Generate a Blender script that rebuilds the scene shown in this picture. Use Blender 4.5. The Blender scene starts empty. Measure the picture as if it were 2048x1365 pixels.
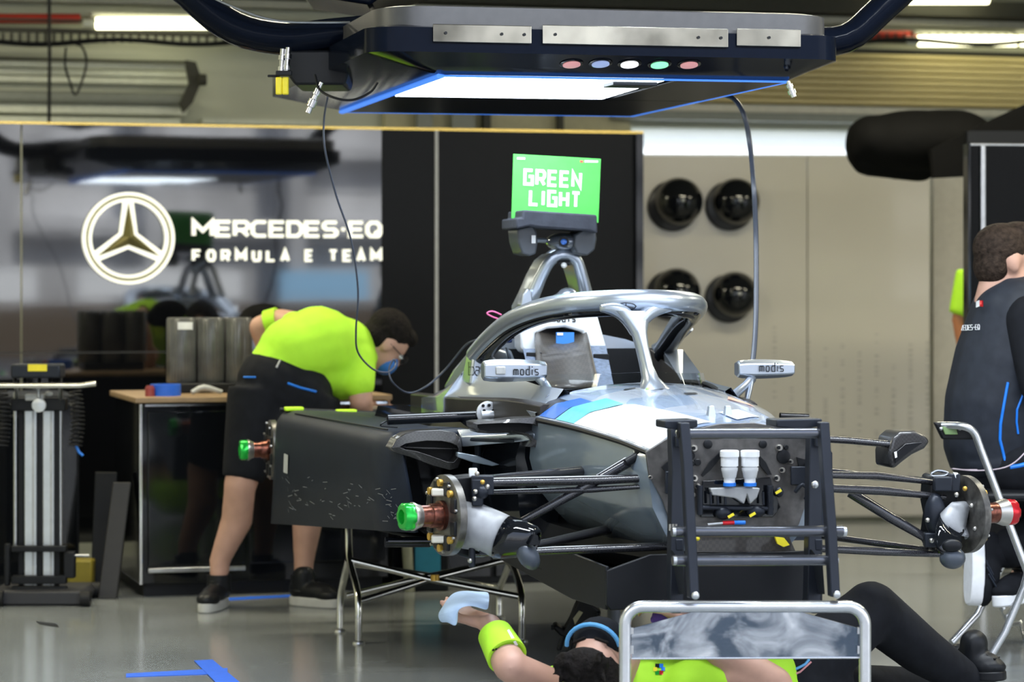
import bpy, math, random
from math import sin, cos, pi, radians
from mathutils import Vector, Matrix
random.seed(7)
F, YH, CZ = 5500.0, 565.0, 1.22          # focal length in pixels, horizon row, camera height
TH = radians(13.0)                       # the car's yaw
TW = radians(16.0)                       # the garage's yaw
sc = bpy.context.scene
# ---------------- camera
cd = bpy.data.cameras.new('camera'); cam = bpy.data.objects.new('camera', cd); sc.collection.objects.link(cam)
cam.location = (0, 0, CZ); cam.rotation_euler = (pi/2, 0, 0)
cd.sensor_width = 36; cd.lens = F*36/2048; cd.shift_y = (YH-682.5)/2048; cd.clip_end = 500
cd.dof.use_dof = True; cd.dof.focus_distance = 7.9; cd.dof.aperture_fstop = 3.4
sc.camera = cam
# ---------------- world, sun, exposure
w = bpy.data.worlds.new('sky'); sc.world = w; w.use_nodes = True
nt = w.node_tree; bg = nt.nodes['Background']
tc = nt.nodes.new('ShaderNodeTexCoord'); sx = nt.nodes.new('ShaderNodeSeparateXYZ'); cr = nt.nodes.new('ShaderNodeValToRGB')
nt.links.new(tc.outputs['Generated'], sx.inputs[0]); nt.links.new(sx.outputs['Z'], cr.inputs[0]); nt.links.new(cr.outputs[0], bg.inputs[0])
cr.color_ramp.elements[0].color = (.30, .30, .29, 1); cr.color_ramp.elements[0].position = 0.0
cr.color_ramp.elements[1].color = (.45, .62, 1.0, 1); cr.color_ramp.elements[1].position = 1.0
e = cr.color_ramp.elements.new(.02); e.color = (.95, .97, 1.0, 1)
bg.inputs[1].default_value = 4.0
sd = bpy.data.lights.new('sun', 'SUN'); so = bpy.data.objects.new('sun', sd); sc.collection.objects.link(so)
sd.energy = 19; sd.angle = radians(.6); sd.color = (1, .96, .88)
so.rotation_euler = (radians(-42), 0, radians(-28))     # sun stands behind the garage and lights the pit lane
sc.view_settings.view_transform = 'Standard'; sc.view_settings.look = 'None'; sc.view_settings.gamma = 1
sc.view_settings.exposure = -0.70
sc.cycles.use_denoising = True
# added fill lamps that brighten car and back wall (housings come further down)
LAMPS = [(-2.6,8.2),(.2,6.6),(1.6,7.4),(3.2,8.6),(-1.2,10.6),(1.6,11.6),(4.2,11.8),(-3.4,12.2)]
for i,(lx,ly) in enumerate(LAMPS):
    ad = bpy.data.lights.new('added_fill_lamp','AREA'); ad.shape = 'RECTANGLE'; ad.size = 1.5; ad.size_y = .16; ao = bpy.data.objects.new('added_fill_lamp', ad); sc.collection.objects.link(ao); ao.location = (lx,ly,2.86)
    front = ly < 8; ad.energy = 118 if front else 78; ad.color = (.86,.93,1) if front else (1,.93,.70)
sc.cycles.max_bounces = 8; sc.cycles.sample_clamp_indirect = 6

# ---------------- projection helpers: a photo pixel to a point in the place
def W(x, y, d): return Vector(((x-1024)*d/F, d, CZ-(y-YH)*d/F))
OX, OY = .566, 7.47                      # centre of the front axle on the ground plane
CU = Vector((cos(TH), sin(TH), 0)); CV = Vector((-sin(TH), cos(TH), 0)); CO = Vector((OX, OY, 0))
def C(u, v, z): return CO + CU*u + CV*v + Vector((0, 0, z))
def V(x, y, v):
    r = (x-1024)/F
    d = (v + CO.dot(CV))/(r*CV.x + CV.y)
    return W(x, y, d)
WN = Vector((-sin(TW), cos(TW), 0)); WU = Vector((cos(TW), sin(TW), 0))
def B(x, y, dc, th=TW):                  # onto an upright plane crossing the view axis at distance dc
    r = (x-1024)/F
    return W(x, y, dc/(1-r*math.tan(th)))
def FL(x, y):                            # onto the floor
    return W(x, y, CZ*F/(y-YH))

# ---------------- materials
MATS = {}
def mat(name, col=(.5,.5,.5), rough=.5, metal=0, emit=None, es=1, var=.06, scale=30, bump=0, coat=0, spec=None, alpha=None, trans=0, ior=None, bscale=None, stretch=None):
    if name in MATS: return MATS[name]
    m = bpy.data.materials.new(name); m.use_nodes = True; n = m.node_tree.nodes; l = m.node_tree.links
    p = n['Principled BSDF']
    p.inputs['Roughness'].default_value = rough; p.inputs['Metallic'].default_value = metal
    p.inputs['Coat Weight'].default_value = coat; p.inputs['Coat Roughness'].default_value = .05
    if spec is not None: p.inputs['Specular IOR Level'].default_value = spec
    if ior: p.inputs['IOR'].default_value = ior
    if trans: p.inputs['Transmission Weight'].default_value = trans
    if alpha is not None: p.inputs['Alpha'].default_value = alpha
    t = n.new('ShaderNodeTexCoord'); no = n.new('ShaderNodeTexNoise'); no.inputs['Scale'].default_value = scale; no.inputs['Detail'].default_value = 4
    mp = n.new('ShaderNodeMapping'); l.new(t.outputs['Object'], mp.inputs[0]); l.new(mp.outputs[0], no.inputs[0])
    if stretch: mp.inputs['Scale'].default_value = stretch
    r = n.new('ShaderNodeValToRGB'); l.new(no.outputs[0], r.inputs[0])
    r.color_ramp.elements[0].position = .3; r.color_ramp.elements[1].position = .7
    r.color_ramp.elements[0].color = tuple(c*(1-var) for c in col)+(1,); r.color_ramp.elements[1].color = tuple(min(1, c*(1+var)) for c in col)+(1,)
    l.new(r.outputs[0], p.inputs['Base Color'])
    if bump:
        b = n.new('ShaderNodeBump'); b.inputs['Strength'].default_value = bump; b.inputs['Distance'].default_value = .01
        if bscale:
            n2 = n.new('ShaderNodeTexNoise'); n2.inputs['Scale'].default_value = bscale; l.new(mp.outputs[0], n2.inputs[0]); l.new(n2.outputs[0], b.inputs['Height'])
        else: l.new(no.outputs[0], b.inputs['Height'])
        l.new(b.outputs[0], p.inputs['Normal'])
    if emit: p.inputs['Emission Color'].default_value = tuple(emit)+(1,); p.inputs['Emission Strength'].default_value = es
    MATS[name] = m; return m
def weave(name, c1, c2, rough, scale):
    m = mat(name, c1, rough, coat=.5); n = m.node_tree.nodes; l = m.node_tree.links; p = n['Principled BSDF']
    ck = n.new('ShaderNodeTexChecker'); ck.inputs['Scale'].default_value = scale; ck.inputs[1].default_value = c1+(1,); ck.inputs[2].default_value = c2+(1,)
    l.new(n['Mapping'].outputs[0], ck.inputs[0]); l.new(ck.outputs[0], p.inputs['Base Color'])
    return m
silver = mat('silver_paint', (.50,.56,.65), .30, .82, var=.02, scale=5, coat=.5)
silverd = mat('silver_grey_paint', (.20,.25,.30), .22, .1, var=.05, scale=6, coat=1)
whitep = mat('white_paint', (.82,.86,.9), .3, 0, var=.02, coat=.5)
bluep = mat('blue_decal', (.03,.16,.62), .3, 0, coat=.5)
tealp = mat('teal_decal', (.12,.55,.62), .3, 0, coat=.5)
gloss = mat('gloss_black', (.005,.006,.008), .06, 0, scale=4, spec=.5)
black = mat('satin_black', (.008,.009,.011), .42, 0, spec=.25)
matte = mat('matte_black', (.010,.012,.015), .6, 0, var=.25, scale=12, spec=.2)
slate = mat('dark_slate_panel', (.012,.017,.028), .5, 0, var=.12, scale=9, spec=.3)
carbon = weave('carbon_weave', (.012,.0115,.012), (.024,.023,.024), .4, 170)
carbonb = weave('brown_carbon', (.045,.038,.032), (.030,.026,.022), .45, 110)
frame = mat('anodised_frame', (.020,.024,.033), .38, .3, spec=.3)
chrome = mat('chrome', (.78,.78,.78), .13, 1, var=.03)
steel = mat('brushed_steel', (.55,.56,.57), .28, 1, var=.1)
alu = mat('aluminium', (.62,.65,.68), .38, .8, var=.05)
cast = mat('cast_grey', (.42,.43,.43), .45, .25, var=.12, scale=40)
titan = mat('bolt_metal', (.5,.48,.44), .3, .9)
copper = mat('bronze_bearing', (.17,.06,.04), .25, .8, var=.6, scale=70)
gold = mat('gold_bobbin', (.62,.38,.07), .35, .7)
greenm = mat('green_anodised', (.02,.5,.06), .2, .5)
redm = mat('red_anodised', (.6,.02,.03), .2, .5)
whitepl = mat('white_plastic', (.85,.87,.88), .35)
neon = mat('neon_fabric', (.44,.84,.03), .75, 0, var=.05, scale=12, bump=.25, bscale=14)
neonc = mat('neon_clip', (.55,.9,.02), .45)
skin = mat('skin', (.52,.30,.22), .5, 0, var=.08, scale=18)
hairm = mat('dark_hair', (.010,.008,.007), .75, 0, spec=.12, var=.5, scale=60, bump=.6, bscale=90)
hairb = mat('brown_hair', (.032,.022,.016), .75, 0, spec=.12, var=.5, scale=60, bump=.6, bscale=90)
clothk = mat('black_cloth', (.008,.009,.012), .85, 0, spec=.2, var=.2, bump=.3, bscale=16)
clothn = mat('navy_grey_cloth', (.018,.022,.031), .6, 0, spec=.25, var=.15, bump=.3, bscale=12)
bluet = mat('blue_trim', (.01,.19,.75), .4)
yellow = mat('yellow_plastic', (.9,.75,.03), .4)
rubber = mat('black_rubber', (.010,.010,.011), .5, spec=.3)

# ---------------- mesh builder
class MB:
    def __init__(s): s.v = []; s.f = []; s.cuts = [(0,0)]
    def add(s, vs, fs):
        o = len(s.v); s.v += [Vector(p) for p in vs]; s.f += [tuple(i+o for i in f) for f in fs]; s.cuts.append((len(s.v),len(s.f))); return s
    def each(s, name, m, parent=None, **k):     # every added piece becomes a mesh of its own
        out = []
        for (v0,f0),(v1,f1) in zip(s.cuts, s.cuts[1:]):
            q = MB(); q.add(s.v[v0:v1], [tuple(i-v0 for i in f) for f in s.f[f0:f1]]); out.append(q.build(name, m, parent, **k))
        return out
    def hexa(s, p):      # 8 points: bottom 4 then top 4
        return s.add(p, [(3,2,1,0),(4,5,6,7),(0,1,5,4),(1,2,6,5),(2,3,7,6),(3,0,4,7)])
    def box(s, c, sz, ex=None, ey=None, ez=None):
        ex = ex or Vector((1,0,0)); ey = ey or Vector((0,1,0)); ez = ez or Vector((0,0,1)); c = Vector(c)
        a, b, h = ex*(sz[0]/2), ey*(sz[1]/2), ez*(sz[2]/2)
        return s.hexa([c-a-b-h, c+a-b-h, c+a+b-h, c-a+b-h, c-a-b+h, c+a-b+h, c+a+b+h, c-a+b+h])
    def prism(s, pts, ext):
        pts = [Vector(p) for p in pts]; ext = Vector(ext); n = len(pts)
        return s.add(pts+[p+ext for p in pts], [tuple(range(n-1,-1,-1)), tuple(range(n,2*n))]+[(i,(i+1)%n,n+(i+1)%n,n+i) for i in range(n)])
    def quad(s, a, b, c, d, t):       # slab with thickness vector t
        return s.prism([a,b,c,d], t)
    def loft(s, rings, caps=True, closed=True):
        n = len(rings[0]); o = []; f = []
        for r in rings: o += [Vector(p) for p in r]
        for i in range(len(rings)-1):
            for j in range(n if closed else n-1):
                k = (j+1)%n; f.append((i*n+j, i*n+k, (i+1)*n+k, (i+1)*n+j))
        if caps: f.append(tuple(range(n-1,-1,-1))); f.append(tuple((len(rings)-1)*n+j for j in range(n)))
        return s.add(o, f)
    def tube(s, path, r, seg=12, sub=0, flat=1.0, up=None, caps=True):
        path = [Vector(p) for p in path]
        rs = list(r) if hasattr(r, '__len__') else [r]*len(path)
        if sub:
            np_, nr = [], []
            P = [path[0]*2-path[1]]+path+[path[-1]*2-path[-2]]
            for i in range(1, len(P)-2):
                for k in range(sub):
                    t = k/sub; a, b, c, d = P[i-1], P[i], P[i+1], P[i+2]
                    np_.append(.5*((2*b)+(c-a)*t+(2*a-5*b+4*c-d)*t*t+(3*b-a-3*c+d)*t**3)); nr.append(rs[i-1]*(1-t)+rs[i]*t)
            np_.append(path[-1]); nr.append(rs[-1]); path, rs = np_, nr
        ref = Vector(up) if up else None; rings = []; pn = None
        for i, p in enumerate(path):
            t = (path[min(i+1, len(path)-1)]-path[max(i-1, 0)])
            t = t.normalized() if t.length > 1e-9 else Vector((0,0,1))
            if ref is not None: n = ref-t*ref.dot(t)
            elif pn is not None: n = pn-t*pn.dot(t)
            else:
                n = Vector((0,0,1)) if abs(t.z) < .9 else Vector((1,0,0)); n = n-t*n.dot(t)
            n.normalize(); pn = n; b = t.cross(n)
            rings.append([p+(n*cos(2*pi*k/seg)*flat+b*sin(2*pi*k/seg))*rs[i] for k in range(seg)])
        return s.loft(rings, caps)
    def cyl(s, a, b, r, r2=None, seg=20): return s.tube([a, b], [r, r if r2 is None else r2], seg)
    def lathe(s, a, axis, prof, seg=28):   # prof: (distance along axis, radius)
        a = Vector(a); axis = Vector(axis).normalized(); n = Vector((0,0,1)) if abs(axis.z) < .9 else Vector((1,0,0)); n = (n-axis*n.dot(axis)).normalized(); b = axis.cross(n)
        return s.loft([[a+axis*h+(n*cos(2*pi*k/seg)+b*sin(2*pi*k/seg))*max(r,1e-5) for k in range(seg)] for h, r in prof])
    def ell(s, c, r, ex=None, ey=None, ez=None, seg=16, rows=10):
        c = Vector(c); r = (r,r,r) if not hasattr(r,'__len__') else r
        ex = (Vector(ex).normalized() if ex else Vector((1,0,0))); ey = (Vector(ey).normalized() if ey else Vector((0,1,0))); ez = (Vector(ez).normalized() if ez else Vector((0,0,1)))
        rings = [[c+ez*r[2]*-cos(pi*i/rows)+(ex*r[0]*cos(2*pi*k/seg)+ey*r[1]*sin(2*pi*k/seg))*max(sin(pi*i/rows),.001) for k in range(seg)] for i in range(rows+1)]
        return s.loft(rings)
    def cap(s, a, b, ra, rb=None):   # capsule with two radii
        a = Vector(a); b = Vector(b); rb = ra if rb is None else rb; ax = (b-a); L = ax.length; ax = ax/L if L > 1e-6 else Vector((0,0,1))
        prof = [(-ra*cos(t*pi/10), ra*sin(t*pi/10)) for t in range(0, 6)]+[(L+rb*sin(t*pi/10), rb*cos(t*pi/10)) for t in range(0, 6)]
        return s.lathe(a, ax, prof, 16)
    def chain(s, pts, rs):
        for i in range(len(pts)-1): s.cap(pts[i], pts[i+1], rs[i], rs[i+1])
        return s
    def build(s, name, m, parent=None, smooth=40, bevel=0, sub=0, solid=0, **tags):
        base = parent_loc(parent) if parent else Vector((0,0,0))
        me = bpy.data.meshes.new(name); 
        if parent is None: base = sum(s.v, Vector())/max(1, len(s.v))
        me.from_pydata([p-base for p in s.v], [], s.f); me.materials.append(m)
        me.validate()
        import bmesh
        bm = bmesh.new(); bm.from_mesh(me); bmesh.ops.recalc_face_normals(bm, faces=bm.faces); bm.to_mesh(me); bm.free()
        if smooth:
            me.polygons.foreach_set('use_smooth', [True]*len(me.polygons)); me.set_sharp_from_angle(angle=radians(smooth))
        o = bpy.data.objects.new(name, me); sc.collection.objects.link(o)
        if parent is None: o.location = base
        else: o.parent = parent
        if solid: q = o.modifiers.new('s', 'SOLIDIFY'); q.thickness = solid; q.offset = 0
        if bevel: q = o.modifiers.new('b', 'BEVEL'); q.width = bevel; q.segments = 2; q.limit_method = 'ANGLE'; q.angle_limit = radians(40)
        if sub: q = o.modifiers.new('u', 'SUBSURF'); q.levels = sub; q.render_levels = sub
        for k, v in tags.items(): o[k] = v
        return o
    def blob(s, name, m, parent, vox=.008, smooth=6, **tags):
        o = s.build(name, m, parent, smooth=0, **tags)
        q = o.modifiers.new('r', 'REMESH'); q.mode = 'VOXEL'; q.voxel_size = vox; q.use_smooth_shade = True
        q = o.modifiers.new('m', 'SMOOTH'); q.iterations = smooth; q.factor = .5
        bpy.context.view_layer.update(); dg = bpy.context.evaluated_depsgraph_get()
        me = bpy.data.meshes.new_from_object(o.evaluated_get(dg)); old = o.data; o.modifiers.clear(); o.data = me
        if not me.materials: me.materials.append(m)
        bpy.data.meshes.remove(old); return o
def parent_loc(p):
    L = Vector((0,0,0))
    while p is not None: L = L+p.location; p = p.parent
    return L
def thing(name, loc, label, cat, group=None):
    o = bpy.data.objects.new(name, None); sc.collection.objects.link(o); o.location = loc; o.empty_display_size = .1
    o['label'] = label; o['category'] = cat
    if group: o['group'] = group
    return o
def T(label, cat, group=None):
    d = dict(label=label, category=cat)
    if group: d['group'] = group
    return d
ST = dict(kind='structure')

# ---------------- stroke lettering
GLY = {
 'M': [[(0,0),(0,1),(.5,.35),(1,1),(1,0)]], 'E': [[(1,1),(0,1),(0,0),(1,0)],[(0,.5),(.9,.5)]],
 'R': [[(0,0),(0,1),(.8,1),(1,.85),(1,.6),(.8,.42),(0,.42)],[(.55,.42),(1,0)]], 'C': [[(1,1),(.25,1),(0,.8),(0,.2),(.25,0),(1,0)]],
 'D': [[(0,0),(0,1),(.7,1),(1,.75),(1,.25),(.7,0),(0,0)]], 'S': [[(1,1),(.2,1),(0,.85),(0,.65),(.2,.5),(.8,.5),(1,.35),(1,.15),(.8,0),(0,0)]],
 '-': [[(.1,.5),(.9,.5)]], 'Q': [[(.25,0),(0,.25),(0,.75),(.25,1),(.75,1),(1,.75),(1,.25),(.75,0),(.25,0)],[(.6,.35),(1,-.02)]],
 'F': [[(1,1),(0,1),(0,0)],[(0,.5),(.85,.5)]], 'O': [[(.25,0),(0,.25),(0,.75),(.25,1),(.75,1),(1,.75),(1,.25),(.75,0),(.25,0)]],
 'U': [[(0,1),(0,.2),(.2,0),(.8,0),(1,.2),(1,1)]], 'L': [[(0,1),(0,0),(1,0)]], 'A': [[(0,0),(.5,1),(1,0)],[(.22,.3),(.78,.3)]],
 'T': [[(0,1),(1,1)],[(.5,1),(.5,0)]], 'G': [[(1,1),(0,1),(0,0),(1,0),(1,.55),(.5,.55)]], 'N': [[(0,0),(0,1),(1,0),(1,1)]],
 'I': [[(.5,0),(.5,1)]], 'H': [[(0,0),(0,1)],[(1,0),(1,1)],[(0,.5),(1,.5)]],
 'm': [[(0,0),(0,.62)],[(0,.5),(.12,.62),(.38,.62),(.5,.5),(.5,0)],[(.5,.5),(.62,.62),(.88,.62),(1,.5),(1,0)]],
 'o': [[(.2,0),(0,.18),(0,.45),(.2,.62),(.8,.62),(1,.45),(1,.18),(.8,0),(.2,0)]],
 'd': [[(1,1),(1,0),(.2,0),(0,.18),(0,.45),(.2,.62),(1,.62)]], 'i': [[(.5,0),(.5,.62)],[(.5,.82),(.5,.95)]],
 's': [[(1,.62),(.15,.62),(0,.48),(.15,.33),(.85,.3),(1,.15),(.85,0),(0,0)]],
 'b': [[(0,1),(0,0),(.8,0),(1,.18),(1,.45),(.8,.62),(0,.62)]], 'a': [[(.1,.62),(.85,.62),(1,.45),(1,0),(.2,0),(0,.1),(0,.25),(.2,.35),(1,.35)]], 'r': [[(0,0),(0,.62)],[(0,.42),(.3,.62),(.9,.62)]],
 'x': [[(0,0),(1,.62)],[(0,.62),(1,0)]],
}
def stroke(mb, pts, w, th, nrm):
    pts = [Vector(p) for p in pts]; nrm = nrm.normalized()
    closed = (pts[0]-pts[-1]).length < 1e-6
    if closed: pts = pts[:-1]
    n = len(pts); L = []
    for i in range(n):
        a = pts[(i-1)%n] if (closed or i) else None; c = pts[(i+1)%n] if (closed or i < n-1) else None; b = pts[i]
        d1 = (b-a).normalized() if a is not None else (c-b).normalized(); d2 = (c-b).normalized() if c is not None else d1
        m = (d1+d2); m = m.normalized() if m.length > 1e-6 else d1
        s = nrm.cross(m); k = 1/max(.35, m.dot(d1))
        L.append([b+s*w/2*k, b-s*w/2*k, b-s*w/2*k+nrm*th, b+s*w/2*k+nrm*th])
    if closed: L.append(L[0])
    mb.loft(L, caps=not closed)
def lettering(mb, text, o, ex, ey, h, w, gap, sw, nrm, th=.004, wide={}):
    x = 0
    for ch in text:
        cw = w*wide.get(ch, 1)
        if ch in GLY:
            for pl in GLY[ch]: stroke(mb, [o+ex*(x+p[0]*(cw-sw)+sw/2)+ey*(p[1]*(h-sw)+sw/2) for p in pl], sw, th, nrm)
        x += cw+gap
    return x
# ================= the garage shell =================
Z = Vector((0,0,1))
def slab(name, m, a, b, thick, z0=None, z1=None, **t):
    mb = MB(); a = Vector(a); b = Vector(b)
    p = [Vector((a.x,a.y,z0)), Vector((b.x,b.y,z0)), Vector((b.x,b.y,z1)), Vector((a.x,a.y,z1))]
    mb.prism(p, thick); return mb.build(name, m, None, **(t or ST))
# floor: pale grey polished resin
fm = mat('polished_floor', (.23,.245,.245), .16, 0, var=.10, scale=2.2, coat=0, bump=.02, bscale=3)
mb = MB(); mb.box((0,8.5,-.05),(40,17,.1)); mb.build('floor', fm, None, smooth=0, kind='structure')
asph = mat('asphalt', (.07,.07,.072), .9, 0, var=.2, scale=60, bump=.3)
mb = MB(); mb.box((0,-50,-.06),(160,100,.1)); mb.build('ground', asph, None, smooth=0, kind='structure')
beige = mat('far_wall_paint', (.60,.62,.51), .7, 0, var=.05, scale=3)
beigel = mat('light_partition', (.53,.50,.425), .32, 0, var=.03, scale=2, coat=.3)
ceilm = mat('ceiling_paint', (.22,.21,.15), .8, 0, var=.1, scale=4)
DF = 14.9
def Q(x, y, dc=DF, th=TW): return B(x, y, dc, th)
def wallpiece(name, x0, y0, x1, y1, m, dc=DF, th=TW, t=.12, tags=ST):
    n = Vector((-sin(th), cos(th), 0)); mb = MB()
    a = Q(x0,y0,dc,th); b = Q(x1,y0,dc,th); c = Q(x1,y1,dc,th); d = Q(x0,y1,dc,th)
    zt, zb = a.z, c.z
    mb.prism([(a.x,a.y,a.z),(b.x,b.y,a.z),(b.x,b.y,c.z),(a.x,a.y,c.z)], n*t)
    return mb.build(name, m, None, smooth=0, **tags)
def vz(y, x=1200, dc=DF): return Q(x,y,dc).z
# far wall, with a window opening behind the partition (x 1240..1800, y 252..320)
A = Q(-1100,300); Bp = Q(3100,300); 
def fw(name, xa, xb, za, zb):
    a = Q(xa,300); b = Q(xb,300); mb = MB(); mb.prism([(a.x,a.y,za),(b.x,b.y,za),(b.x,b.y,zb),(a.x,a.y,zb)], WN*.15); mb.build(name, beige, None, smooth=0, kind='structure')
z_w0, z_w1, ZC = vz(345), vz(253), 3.0
fw('wall_back', -1100, 1262, 0, ZC)
fw('wall_back', 1262, 1780, 0, z_w0)
fw('wall_back', 1262, 1780, z_w1, ZC)
fw('wall_back', 1780, 3300, 0, ZC)
mb = MB(); a = Q(1262,300,DF+.07); b = Q(1780,300,DF+.07)
mb.prism([(a.x,a.y,z_w0),(b.x,b.y,z_w0),(b.x,b.y,z_w1),(a.x,a.y,z_w1)], WN*.01)
glassw = mat('frosted_window_pane', (.95,.97,1), .9, 0, var=.02)
n_ = glassw.node_tree.nodes; tr = n_.new('ShaderNodeBsdfTranslucent'); tr.inputs[0].default_value = (.95,.98,1,1)
mx = n_.new('ShaderNodeMixShader'); mx.inputs[0].default_value = .85
glassw.node_tree.links.new(n_['Principled BSDF'].outputs[0], mx.inputs[1]); glassw.node_tree.links.new(tr.outputs[0], mx.inputs[2]); glassw.node_tree.links.new(mx.outputs[0], n_['Material Output'].inputs[0])
win = mb.build('window_1', glassw, None, smooth=0, kind='structure')
# side walls, ceiling
for nm, px, in (('wall_left', -1100), ('wall_right', 3300)):
    a = Q(px,300); d = a-WN*9.5 if nm == 'wall_left' else a-WN*10.5
    mb = MB(); mb.prism([(a.x,a.y,0),(d.x,d.y,0),(d.x,d.y,ZC),(a.x,a.y,ZC)], WU*(.15 if nm=='wall_right' else -.15)); mb.build(nm, beige, None, smooth=0, kind='structure')
a = Q(-1100,300)+WN*.15-WU*.15; b = Q(3300,300)+WN*.15+WU*.15
mb = MB(); L_ = 9.6; mb.prism([(a.x,a.y,ZC),(b.x,b.y,ZC),((b-WN*L_).x,(b-WN*L_).y,ZC),((a-WN*L_).x,(a-WN*L_).y,ZC)], Z*.2); mb.build('ceiling', ceilm, None, smooth=0, kind='structure')

def bar(name, x0, x1, y, h, m, dc, depth, label=None, cat=None, th=TW, group=None, parent=None, bevel=0, tags=None):
    n = Vector((-sin(th), cos(th), 0)); a = Q(x0,y,dc,th); b = Q(x1,y,dc,th); mb = MB(); hh = h*Q((x0+x1)/2,y,dc,th).y/F/2
    zz = Q((x0+x1)/2, y, dc, th).z
    mb.prism([(a.x,a.y,zz-hh),(b.x,b.y,zz-hh),(b.x,b.y,zz+hh),(a.x,a.y,zz+hh)], n*depth)
    t = tags if tags is not None else (T(label, cat, group) if label else {})
    return mb.build(name, m, parent, smooth=0, bevel=bevel, **t)
# beams and ducts over the back
darkb = mat('dark_beam', (.05,.05,.038), .7); rail = mat('pale_rail', (.5,.5,.42), .5); olive = mat('ochre_shutter', (.64,.54,.27), .45, 0, var=.08, scale=1.5, stretch=(1,1,14))
greysh = mat('grey_shutter', (.25,.27,.24), .5, 0, var=.05); palesh = mat('pale_shutter', (.74,.77,.66), .5, 0, var=.05)
bar('trim_1', -1100, 3300, -8, 34, darkb, DF-.25, .2, tags=ST)
bar('trim_2', -1100, 3300, 24, 14, rail, DF-.16, .12, tags=ST)
bar('trim_3', -1100, 3300, 61, 10, ceilm, DF-.12, .1, tags=ST)
# cable tray
tray = thing('cable_tray', Q(900,85,DF-.35), 'long dark cable tray running under the fluorescent tubes', 'cable tray')
bar('rail', -1100, 3300, 86, 9, darkb, DF-.4, .03, parent=tray); bar('rail', -1100, 3300, 66, 4, darkb, DF-.4, .03, parent=tray)
mb = MB()
for i in range(150):
    x = -300+i*17; p = Q(x,76,DF-.4); mb.box(p,(.012,.02,.05))
mb.build('rungs', darkb, tray, smooth=0, kind='stuff')
mb = MB(); mb.tube([Q(x,84+5*sin(x*.02),DF-.43) for x in range(-300,2500,60)], .013, 8, sub=2); mb.build('cable_bundle', black, tray)
for x in (98,):
    mb = MB(); mb.tube([Q(x,-30,DF-.5),Q(x+1,110,DF-.5),Q(x,262,DF-.5)], .009, 8); mb.build('hanging_cable', black, None, **T('thin black vertical cable hanging from the cable tray at far left','cable'))
mb = MB(); mb.tube([Q(x,y,DF-.5) for x,y in ((132,95),(130,130),(140,165),(150,190),(163,165),(173,125),(165,95),(150,88))], .006, 8, sub=4); mb.build('cable_loop', black, None, **T('thin black cable loop hanging below the cable tray at left','cable'))
# red pipes and fluorescent tubes
redp = mat('red_pipe', (.55,.04,.02), .4); tubee = mat('lit_tube', (1,1,.9), .4, emit=(1,.96,.62), es=9)
for x0, x1, y, lab in ((-60,160,37,'red pipe under the ceiling at the far left'),(1690,1830,70,'red pipe beside the right fluorescent tube')):
    mb = MB(); mb.tube([Q(x0,y,DF-.3),Q(x1,y,DF-.3)], .024, 12); mb.build('red_pipe', redp, None, **T(lab,'pipe'))
for x0, x1, y, lab in ((192,420,47,'glowing warm white fluorescent tube left of the gantry'),(1838,2032,82,'glowing warm white fluorescent tube right of the gantry'),(1800,1975,-3,'glowing fluorescent tube cut by the top right of the photo'),(2040,2240,82,'glowing fluorescent tube at the right photo edge')):
    th_ = thing('fluorescent_light', Q((x0+x1)/2,y-16,DF-.35), lab, 'light')
    mb = MB(); mb.tube([Q(x0,y,DF-.4),Q(x1,y,DF-.4)], .031, 14); mb.build('tube', tubee, th_)
    bar('fitting', x0-8, x1+8, y-15, 8, rail, DF-.37, .1, parent=th_)
    mb = MB(); mb.cyl(Q(x0-26,y,DF-.4),Q(x0-4,y,DF-.4),.024); mb.build('end_cap', palesh, th_)
# roller shutter at upper left
sh = thing('roller_shutter', Q(200,205,DF-.1), 'pale roller shutter with dark grey roll box above the black wall at left', 'shutter')
for i, y in enumerate((128,143,158)): bar('slat', -300, 385, y, 13, palesh, DF-.08, .05, parent=sh, bevel=.008)
bar('roll_box', -300, 375, 192, 24, greysh, DF-.22, .16, parent=sh, bevel=.02)
bar('slat', -300, 375, 216, 20, palesh, DF-.16, .1, parent=sh, bevel=.008); bar('slat', -300, 362, 240, 18, palesh, DF-.12, .06, parent=sh, bevel=.008)
bar('top_rail', -300, 380, 117, 4, darkb, DF-.12, .05, parent=sh)
mb = MB(); mb.prism([Q(x,y,DF-.28) for x,y in ((372,120),(392,124),(404,160),(386,205),(368,225),(362,205),(380,165))], WN*.06); mb.cyl(Q(398,160,DF-.32),Q(412,160,DF-.32),.03); mb.build('bracket', darkb, sh)
bar('trim_4', 405, 640, 244, 10, palesh, DF-.1, .08, tags=ST)
bar('trim_5', 770, 1260, 243, 40, mat('pale_ochre', (.5,.47,.3), .6), DF-.1, .08, tags=ST)
for i, (x, w_) in enumerate(((835,30),(905,45),(968,14),(1118,10))):
    bar('post', x, x+w_, 250, 60, darkb if i in (2,3) else greysh, DF-.2, .06, label=['grey post behind the black wall under the gantry','wide grey post behind the black wall under the gantry','dark post behind the black wall under the gantry','thin dark post behind the black wall, right of the others'][i], cat='post')
# ochre shutter at upper right
sh = thing('roller_shutter', Q(1900,165,DF-.1), 'ochre ribbed roller shutter lit from above at upper right', 'shutter')
for i in range(8): bar('slat', 1230, 2500, 116+i*13, 12, olive, DF-.14, .1, parent=sh, bevel=.012)
bar('bottom_rail', 1230, 2500, 224, 14, mat('bottom_rail', (.62,.6,.5), .4), DF-.2, .14, parent=sh); bar('guide', 1230, 2500, 240, 16, greysh, DF-.2, .14, parent=sh)

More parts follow.
